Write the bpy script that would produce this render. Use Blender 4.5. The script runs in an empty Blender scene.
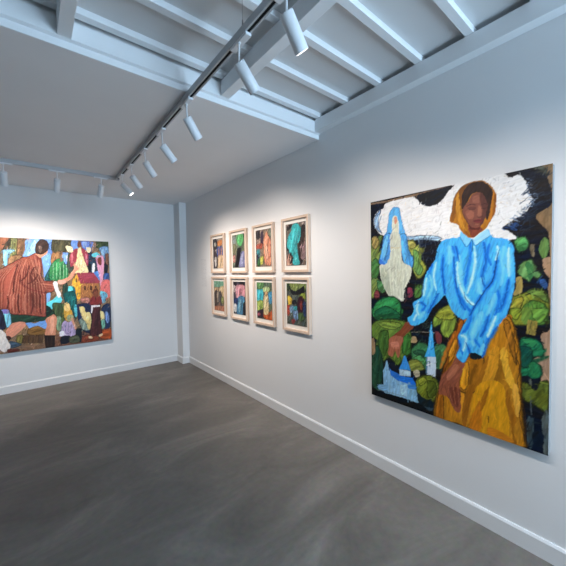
import bpy, bmesh, math, random
import numpy as np
from mathutils import Vector, Matrix

S = bpy.context.scene
COL = S.collection

# ------------------------------------------------------------------ camera, world, daylight, exposure
EYE = Vector((0.0, 0.0, 1.55))
YAW, PITCH, ROLL, FOC = 0.6792, -0.0376, -0.0163, 309.31
cam_data = bpy.data.cameras.new('camera')
cam = bpy.data.objects.new('camera', cam_data)
COL.objects.link(cam)
fw = Vector((math.sin(YAW) * math.cos(PITCH), math.cos(YAW) * math.cos(PITCH), math.sin(PITCH)))
rt0 = Vector((math.cos(YAW), -math.sin(YAW), 0.0))
up0 = rt0.cross(fw)
rt = math.cos(ROLL) * rt0 + math.sin(ROLL) * up0
up = -math.sin(ROLL) * rt0 + math.cos(ROLL) * up0
M = Matrix((rt, up, -fw)).transposed().to_4x4()
M.translation = EYE
cam.matrix_world = M
cam_data.sensor_width = 36.0
cam_data.lens = 36.0 * FOC / 566.0
cam_data.clip_start = 0.02
S.camera = cam

world = bpy.data.worlds.new('world')
S.world = world
world.use_nodes = True
bg = world.node_tree.nodes['Background']
bg.inputs['Color'].default_value = (0.62, 0.78, 1.0, 1.0)
bg.inputs['Strength'].default_value = 1.0

def area_light(name, loc, rot, sx, sy, power, color):
    ld = bpy.data.lights.new(name, 'AREA')
    ld.shape = 'RECTANGLE'; ld.size = sx; ld.size_y = sy
    ld.energy = power; ld.color = color
    o = bpy.data.objects.new(name, ld); COL.objects.link(o)
    o.location = loc; o.rotation_euler = rot
    return o
# daylight coming in through the shop window behind the camera
area_light('window_daylight', (1.62, -2.56, 1.65), (math.radians(90), 0, 0), 0.72, 2.3, 150, (0.52, 0.76, 1.0))

S.view_settings.view_transform = 'Standard'
S.view_settings.look = 'None'
S.view_settings.exposure = 0.0
S.view_settings.gamma = 1.0
S.view_settings.use_curve_mapping = False

# ------------------------------------------------------------------ dimensions (metres)
W, D = 2.065, 5.4222          # right wall plane, back wall plane
XL, YF = -4.2, -2.6           # left wall, front wall (behind the camera)
ZC = 2.739                    # low ceiling
YE = 2.017                    # where the low ceiling stops
ZT = 2.925                    # underside of the boards between the rafters

# ------------------------------------------------------------------ materials
def lin(c):
    r = []
    for v in c:
        v = v / 255.0
        r.append(v / 12.92 if v <= 0.04045 else ((v + 0.055) / 1.055) ** 2.4)
    return r
def new_mat(name):
    m = bpy.data.materials.new(name); m.use_nodes = True
    nt = m.node_tree
    return m, nt, nt.nodes['Principled BSDF']
def paint_mat(name, color, rough=0.6, spec=0.3, var=0.03, bump=0.04, scale=40.0, metallic=0.0):
    m, nt, b = new_mat(name)
    tc = nt.nodes.new('ShaderNodeTexCoord')
    n = nt.nodes.new('ShaderNodeTexNoise'); n.inputs['Scale'].default_value = scale; n.inputs['Detail'].default_value = 4
    nt.links.new(tc.outputs['Object'], n.inputs['Vector'])
    n2 = nt.nodes.new('ShaderNodeTexNoise'); n2.inputs['Scale'].default_value = 2.2; n2.inputs['Detail'].default_value = 3
    nt.links.new(tc.outputs['Object'], n2.inputs['Vector'])
    mix = nt.nodes.new('ShaderNodeMix'); mix.data_type = 'RGBA'
    mix.inputs['A'].default_value = (*[c * (1 - var) for c in color], 1)
    mix.inputs['B'].default_value = (*[min(1, c * (1 + var)) for c in color], 1)
    nt.links.new(n2.outputs['Fac'], mix.inputs['Factor'])
    nt.links.new(mix.outputs['Result'], b.inputs['Base Color'])
    b.inputs['Roughness'].default_value = rough
    b.inputs['Specular IOR Level'].default_value = spec
    b.inputs['Metallic'].default_value = metallic
    if bump:
        bp = nt.nodes.new('ShaderNodeBump'); bp.inputs['Strength'].default_value = bump; bp.inputs['Distance'].default_value = 0.01
        nt.links.new(n.outputs['Fac'], bp.inputs['Height']); nt.links.new(bp.outputs['Normal'], b.inputs['Normal'])
    return m
def emit_mat(name, color, strength):
    m, nt, b = new_mat(name)
    n = nt.nodes.new('ShaderNodeTexNoise'); n.inputs['Scale'].default_value = 20
    b.inputs['Base Color'].default_value = (0.9, 0.9, 0.9, 1)
    b.inputs['Emission Color'].default_value = (*color, 1)
    b.inputs['Emission Strength'].default_value = strength
    nt.links.new(n.outputs['Fac'], b.inputs['Roughness'])
    return m
def floor_mat():
    m, nt, b = new_mat('polished_concrete')
    tc = nt.nodes.new('ShaderNodeTexCoord')
    mp = nt.nodes.new('ShaderNodeMapping'); mp.inputs['Rotation'].default_value = (0, 0, math.radians(35)); mp.inputs['Scale'].default_value = (0.8, 1.9, 1)
    nt.links.new(tc.outputs['Object'], mp.inputs['Vector'])
    n1 = nt.nodes.new('ShaderNodeTexNoise'); n1.inputs['Scale'].default_value = 1.3; n1.inputs['Detail'].default_value = 7; n1.inputs['Roughness'].default_value = 0.62; n1.inputs['Distortion'].default_value = 0.9
    nt.links.new(mp.outputs['Vector'], n1.inputs['Vector'])
    cr = nt.nodes.new('ShaderNodeValToRGB')
    cr.color_ramp.elements[0].position = 0.30; cr.color_ramp.elements[0].color = (0.110, 0.094, 0.076, 1)
    cr.color_ramp.elements[1].position = 0.74; cr.color_ramp.elements[1].color = (0.245, 0.213, 0.178, 1)
    e = cr.color_ramp.elements.new(0.52); e.color = (0.163, 0.140, 0.115, 1)
    nt.links.new(n1.outputs['Fac'], cr.inputs['Fac'])
    n2 = nt.nodes.new('ShaderNodeTexNoise'); n2.inputs['Scale'].default_value = 26; n2.inputs['Detail'].default_value = 5
    nt.links.new(tc.outputs['Object'], n2.inputs['Vector'])
    ml = nt.nodes.new('ShaderNodeMix'); ml.data_type = 'RGBA'; ml.blend_type = 'OVERLAY'; ml.inputs['Factor'].default_value = 0.25
    nt.links.new(cr.outputs['Color'], ml.inputs['A']); nt.links.new(n2.outputs['Color'], ml.inputs['B'])
    hs = nt.nodes.new('ShaderNodeHueSaturation'); hs.inputs['Saturation'].default_value = 0.75
    nt.links.new(ml.outputs['Result'], hs.inputs['Color'])
    nt.links.new(hs.outputs['Color'], b.inputs['Base Color'])
    mr = nt.nodes.new('ShaderNodeMapRange'); mr.inputs['To Min'].default_value = 0.38; mr.inputs['To Max'].default_value = 0.6
    nt.links.new(n1.outputs['Fac'], mr.inputs['Value']); nt.links.new(mr.outputs['Result'], b.inputs['Roughness'])
    b.inputs['Specular IOR Level'].default_value = 0.35
    bp = nt.nodes.new('ShaderNodeBump'); bp.inputs['Strength'].default_value = 0.05; bp.inputs['Distance'].default_value = 0.004
    nt.links.new(n2.outputs['Fac'], bp.inputs['Height']); nt.links.new(bp.outputs['Normal'], b.inputs['Normal'])
    return m
def wood_mat(name, c1, c2, axis):
    m, nt, b = new_mat(name)
    tc = nt.nodes.new('ShaderNodeTexCoord')
    mp = nt.nodes.new('ShaderNodeMapping')
    sc = [60, 60, 60]; sc[axis] = 3
    mp.inputs['Scale'].default_value = sc
    nt.links.new(tc.outputs['Object'], mp.inputs['Vector'])
    n = nt.nodes.new('ShaderNodeTexNoise'); n.inputs['Scale'].default_value = 1.5; n.inputs['Detail'].default_value = 4
    nt.links.new(mp.outputs['Vector'], n.inputs['Vector'])
    mix = nt.nodes.new('ShaderNodeMix'); mix.data_type = 'RGBA'
    mix.inputs['A'].default_value = (*c1, 1); mix.inputs['B'].default_value = (*c2, 1)
    nt.links.new(n.outputs['Fac'], mix.inputs['Factor']); nt.links.new(mix.outputs['Result'], b.inputs['Base Color'])
    b.inputs['Roughness'].default_value = 0.55; b.inputs['Specular IOR Level'].default_value = 0.25
    return m
def oil_mat():
    m, nt, b = new_mat('oil_paint')
    at = nt.nodes.new('ShaderNodeAttribute'); at.attribute_name = 'paint'
    tc = nt.nodes.new('ShaderNodeTexCoord')
    n = nt.nodes.new('ShaderNodeTexNoise'); n.inputs['Scale'].default_value = 150; n.inputs['Detail'].default_value = 3
    nt.links.new(tc.outputs['Object'], n.inputs['Vector'])
    nt.links.new(at.outputs['Color'], b.inputs['Base Color'])
    b.inputs['Roughness'].default_value = 0.5; b.inputs['Specular IOR Level'].default_value = 0.2
    bp = nt.nodes.new('ShaderNodeBump'); bp.inputs['Strength'].default_value = 0.12; bp.inputs['Distance'].default_value = 0.002
    nt.links.new(n.outputs['Fac'], bp.inputs['Height']); nt.links.new(bp.outputs['Normal'], b.inputs['Normal'])
    return m

M_WALL = paint_mat('white_wall_paint', (0.80, 0.80, 0.80), 0.7, 0.2, 0.02, 0.05, 60)
M_GREY = paint_mat('bounce_cutting_wall_grey', (0.30, 0.29, 0.28), 0.7, 0.2, 0.03, 0.05, 60)  # dark grey so the unseen left wall throws back less light
M_CEIL = paint_mat('ceiling_paint', (0.87, 0.86, 0.86), 0.75, 0.15, 0.03, 0.04, 30)
M_BOARD = paint_mat('ceiling_board_paint', (0.72, 0.72, 0.72), 0.7, 0.2, 0.03, 0.03, 30)
M_BEAM = paint_mat('beam_paint', (0.84, 0.85, 0.86), 0.5, 0.35, 0.02, 0.03, 80)
M_BASE = paint_mat('skirting_paint', (0.78, 0.78, 0.78), 0.4, 0.4, 0.02, 0.0)
M_FLOOR = floor_mat()
M_TRACK = paint_mat('track_enamel', (0.50, 0.51, 0.53), 0.4, 0.5, 0.02, 0.0)
M_SLOT = paint_mat('track_slot_black', (0.012, 0.012, 0.013), 0.6, 0.2, 0.1, 0.0)
M_LAMP = paint_mat('spotlight_white_enamel', (0.80, 0.81, 0.83), 0.35, 0.5, 0.01, 0.0)
M_LENS = emit_mat('spotlight_lens', (1.0, 0.95, 0.88), 9.0)
M_STEEL = paint_mat('brushed_steel', (0.35, 0.35, 0.36), 0.35, 0.5, 0.05, 0.0, metallic=0.9)
M_FRAME_V = wood_mat('pale_maple_upright', (0.60, 0.44, 0.33), (0.73, 0.57, 0.45), 2)
M_FRAME_H = wood_mat('pale_maple_crosswise', (0.60, 0.44, 0.33), (0.73, 0.57, 0.45), 1)
M_MAT = paint_mat('mount_card', (0.83, 0.80, 0.75), 0.8, 0.1, 0.01, 0.02, 200)
M_CANVAS = paint_mat('primed_canvas', (0.27, 0.27, 0.265), 0.85, 0.1, 0.03, 0.1, 300)
M_OIL = oil_mat()
def caption_mat():
    """rows of small grey lettering on clear film, seen as broken lines"""
    m, nt, b = new_mat('caption_lettering')
    tc = nt.nodes.new('ShaderNodeTexCoord')
    mp = nt.nodes.new('ShaderNodeMapping'); mp.inputs['Rotation'].default_value = (math.radians(90), 0, math.radians(90))
    cx = nt.nodes.new('ShaderNodeSeparateXYZ'); cc = nt.nodes.new('ShaderNodeCombineXYZ')
    nt.links.new(tc.outputs['Object'], cx.inputs[0]); nt.links.new(cx.outputs['Y'], cc.inputs['X']); nt.links.new(cx.outputs['Z'], cc.inputs['Y'])
    br = nt.nodes.new('ShaderNodeTexBrick'); br.inputs['Scale'].default_value = 1.0
    br.inputs['Brick Width'].default_value = .034; br.inputs['Row Height'].default_value = .020; br.inputs['Mortar Size'].default_value = .006
    br.inputs['Mortar'].default_value = (0.80, 0.80, 0.80, 1); br.inputs['Color1'].default_value = (0.60, 0.60, 0.61, 1); br.inputs['Color2'].default_value = (0.70, 0.70, 0.71, 1)
    nt.links.new(cc.outputs[0], br.inputs['Vector']); nt.links.new(br.outputs['Color'], b.inputs['Base Color'])
    b.inputs['Roughness'].default_value = 0.7; b.inputs['Specular IOR Level'].default_value = 0.2
    return m
M_TEXT = caption_mat()
M_DARKFRAME = paint_mat('window_frame_enamel', (0.05, 0.05, 0.055), 0.4, 0.5, 0.05, 0.0)
def glass_mat():
    m, nt, b = new_mat('window_glass')
    b.inputs['Transmission Weight'].default_value = 1.0; b.inputs['Roughness'].default_value = 0.0
    b.inputs['IOR'].default_value = 1.45
    n = nt.nodes.new('ShaderNodeTexNoise'); n.inputs['Scale'].default_value = 1
    mr = nt.nodes.new('ShaderNodeMapRange'); mr.inputs['To Min'].default_value = 0.93; mr.inputs['To Max'].default_value = 0.97
    cb = nt.nodes.new('ShaderNodeCombineColor')
    nt.links.new(n.outputs['Fac'], mr.inputs['Value'])
    for k in range(3): nt.links.new(mr.outputs['Result'], cb.inputs[k])
    nt.links.new(cb.outputs['Color'], b.inputs['Base Color'])
    return m
M_GLASS = glass_mat()

# ------------------------------------------------------------------ mesh helpers
def add_box(bm, lo, hi):
    x0, y0, z0 = lo; x1, y1, z1 = hi
    v = [bm.verts.new(p) for p in ((x0,y0,z0),(x1,y0,z0),(x1,y1,z0),(x0,y1,z0),(x0,y0,z1),(x1,y0,z1),(x1,y1,z1),(x0,y1,z1))]
    for f in ((0,3,2,1),(4,5,6,7),(0,1,5,4),(1,2,6,5),(2,3,7,6),(3,0,4,7)):
        bm.faces.new([v[i] for i in f])
def add_prism(bm, poly, axis, a, b):
    """extrude a closed 2D outline along an axis (0: x, 1: y, 2: z) from a to b"""
    def pt(p, t):
        q = list(p); q.insert(axis, t); return q
    A = [bm.verts.new(pt(p, a)) for p in poly]; B = [bm.verts.new(pt(p, b)) for p in poly]
    n = len(poly)
    for i in range(n):
        bm.faces.new((A[i], A[(i+1) % n], B[(i+1) % n], B[i]))
    bm.faces.new(A[::-1]); bm.faces.new(B)
    bmesh.ops.recalc_face_normals(bm, faces=bm.faces)
def add_lathe(bm, prof, frame, seg=28, cap0=True, cap1=True):
    """revolve (radius, height) pairs about the z axis of a 4x4 frame"""
    rings = []
    for r, h in prof:
        rings.append([bm.verts.new(frame @ Vector((r * math.cos(2*math.pi*k/seg), r * math.sin(2*math.pi*k/seg), h))) for k in range(seg)])
    for a, b in zip(rings[:-1], rings[1:]):
        for k in range(seg):
            bm.faces.new((a[k], a[(k+1) % seg], b[(k+1) % seg], b[k]))
    if cap0: bm.faces.new(rings[0][::-1])
    if cap1: bm.faces.new(rings[-1])
    bmesh.ops.recalc_face_normals(bm, faces=bm.faces)
def obj(name, bm, m, parent=None, smooth=False, bevel=0.0, loc=None):
    me = bpy.data.meshes.new(name)
    if loc is not None:
        bmesh.ops.translate(bm, verts=bm.verts, vec=-Vector(loc))
    bm.to_mesh(me); bm.free()
    me.materials.append(m)
    if smooth:
        for p in me.polygons: p.use_smooth = True
        me.set_sharp_from_angle(angle=math.radians(40))
    o = bpy.data.objects.new(name, me); COL.objects.link(o)
    if loc is not None: o.location = loc
    if bevel:
        md = o.modifiers.new('bevel', 'BEVEL'); md.width = bevel; md.segments = 2; md.limit_method = 'ANGLE'
    if parent is not None: o.parent = parent
    return o
def struct(name, bm, m, bevel=0.0, parent=None, label=None):
    o = obj(name, bm, m, parent, bevel=bevel)
    if parent is None: o['kind'] = 'structure'
    if label: o['label'] = label
    return o
def box_struct(name, lo, hi, m, bevel=0.0, label=None):
    bm = bmesh.new(); add_box(bm, lo, hi); return struct(name, bm, m, bevel, None, label)
def tag(o, label, cat, group=None):
    o['label'] = label; o['category'] = cat
    if group: o['group'] = group
def thing(name, label, cat, loc, group=None, rot=None):
    o = bpy.data.objects.new(name, None); COL.objects.link(o); o.empty_display_size = 0.1
    o.location = loc
    if rot: o.rotation_euler = rot
    tag(o, label, cat, group)
    return o

# ------------------------------------------------------------------ the room
ZR = 3.05
box_struct('floor', (XL-.2, YF-.2, -0.12), (W+.2, D+.2, 0.0), M_FLOOR, label='grey brown polished concrete floor')
box_struct('wall_right', (W, YF-.2, 0.0), (W+.2, D+.2, ZR), M_WALL, label='white wall with the large painting and eight framed pictures')
box_struct('wall_back', (XL-.2, D, 0.0), (W, D+.2, ZR), M_WALL, label='white far wall with the wide painting')
box_struct('wall_left', (XL-.2, YF-.2, 0.0), (XL, D, ZR), M_GREY, label='unseen grey wall on the left, darkened to bounce less light')
# front wall with a shop window, behind the camera
bm = bmesh.new()
WX0, WX1, WZ0, WZ1 = 1.22, 2.02, 0.4, 2.82
add_box(bm, (XL, YF-.2, 0), (WX0, YF, ZR)); add_box(bm, (WX1, YF-.2, 0), (W, YF, ZR))
add_box(bm, (WX0, YF-.2, 0), (WX1, YF, WZ0)); add_box(bm, (WX0, YF-.2, WZ1), (WX1, YF, ZR))
struct('wall_front', bm, M_WALL, label='white street wall behind the viewer')
bm = bmesh.new()
t = 0.05
add_box(bm, (WX0, YF-.14, WZ0), (WX1, YF-.08, WZ0+t)); add_box(bm, (WX0, YF-.14, WZ1-t), (WX1, YF-.08, WZ1))
add_box(bm, (WX0, YF-.14, WZ0+t), (WX0+t, YF-.08, WZ1-t)); add_box(bm, (WX1-t, YF-.14, WZ0+t), (WX1, YF-.08, WZ1-t))
add_box(bm, (1.600, YF-.14, WZ0+t), (1.640, YF-.08, WZ1-t))
win = struct('window_1', bm, M_DARKFRAME, label='dark framed shop window behind the viewer')
for a, b in ((WX0+t, 1.600), (1.640, WX1-t)):
    bm = bmesh.new(); add_box(bm, (a, YF-.115, WZ0+t), (b, YF-.107, WZ1-t)); struct('window_pane', bm, M_GLASS, parent=win)

box_struct('ceiling', (XL, YE, ZC), (W, D, ZT+.05), M_CEIL, label='low flat ceiling over the far half of the room')
box_struct('ceiling_boards', (XL, YF, ZT), (W, YE-.0005, ZT+.05), M_BOARD, label='higher ceiling of painted boards between the rafters')
# steel edge of the low ceiling: a lip, a recess and a web above it
box_struct('trim_1', (XL, YE-.012, ZC-.001), (W, YE+.0, ZC+.040), M_BEAM, 0.003, label='pale lip along the edge of the low ceiling')
bm = bmesh.new()
add_prism(bm, [(YE-.030, ZC+.046), (YE-.012, ZC+.040), (YE-.0, ZC+.040), (YE-.0, ZC+.141), (YE-.030, ZC+.141)], 0, XL, W)
struct('trim_2', bm, M_BEAM, label='broad pale fascia above the low ceiling edge')
ZB = 2.785
box_struct('ceiling_beam', (0.140, YF, ZB), (0.203, YE-.030, 2.888), M_BEAM, 0.003, label='white ceiling beam at the upper left')
box_struct('ceiling_beam', (1.068, YF, ZB), (1.135, YE-.030, 2.888), M_BEAM, 0.003, label='white ceiling beam beside the spotlight track')
box_struct('ceiling_beam', (-0.80, YF, ZB), (-0.735, YE-.030, 2.888), M_BEAM, 0.003, label='white ceiling beam out of view on the left')
box_struct('ceiling_beam', (-1.74, YF, ZB), (-1.675, YE-.030, 2.888), M_BEAM, 0.003, label='white ceiling beam out of view on the far left')
box_struct('ceiling_beam', (1.994, YF, ZB), (W, YE-.030, 2.888), M_BEAM, 0.003, label='white beam along the top of the right wall')
# the wall above that beam is set back into shade by the beam itself; rafters rest across the beams
y = 1.920
while y > YF + .1:
    box_struct('ceiling_rafter', (XL, y, 2.889), (W, y+.046, ZT+.001), M_BEAM, 0.002, label='white rafter crossing above the ceiling beams')
    y -= 0.302

# corner pier
box_struct('wall_pier', (1.949, 5.166, 0), (W, D, ZC), M_WALL, label='narrow white pier in the far right corner')
# skirting
BH_, BT = 0.105, 0.015
def skirting(name, poly_axis, a, b, side):
    bm = bmesh.new()
    if poly_axis == 'y':     # runs along y on a plane x = side, facing -x or +x
        s, d = side
        add_prism(bm, [(s, 0), (s, BH_), (s+d*.008, BH_), (s+d*BT, BH_-.012), (s+d*BT, 0)], 1, a, b)
    else:
        s, d = side
        add_prism(bm, [(s, 0), (s, BH_), (s+d*.008, BH_), (s+d*BT, BH_-.012), (s+d*BT, 0)], 0, a, b)
    return struct(name, bm, M_BASE, label=None)
skirting('baseboard_right', 'y', YF, 5.166-BT, (W, -1))['label'] = 'white skirting along the right wall'
skirting('baseboard_back', 'x', XL, 1.949-BT, (D, -1))['label'] = 'white skirting along the far wall'
skirting('baseboard_left', 'y', YF, D-BT, (XL, 1))
bm = bmesh.new()
def sk(bm, axis, a, b, s, d): add_prism(bm, [(s, 0), (s, BH_), (s+d*.008, BH_), (s+d*BT, BH_-.012), (s+d*BT, 0)], axis, a, b)
sk(bm, 0, 1.949-BT, W, 5.166, -1); sk(bm, 1, 5.166, D-.001, 1.949, -1)
struct('baseboard_pier', bm, M_BASE, label='white skirting wrapping the corner pier')

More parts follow.
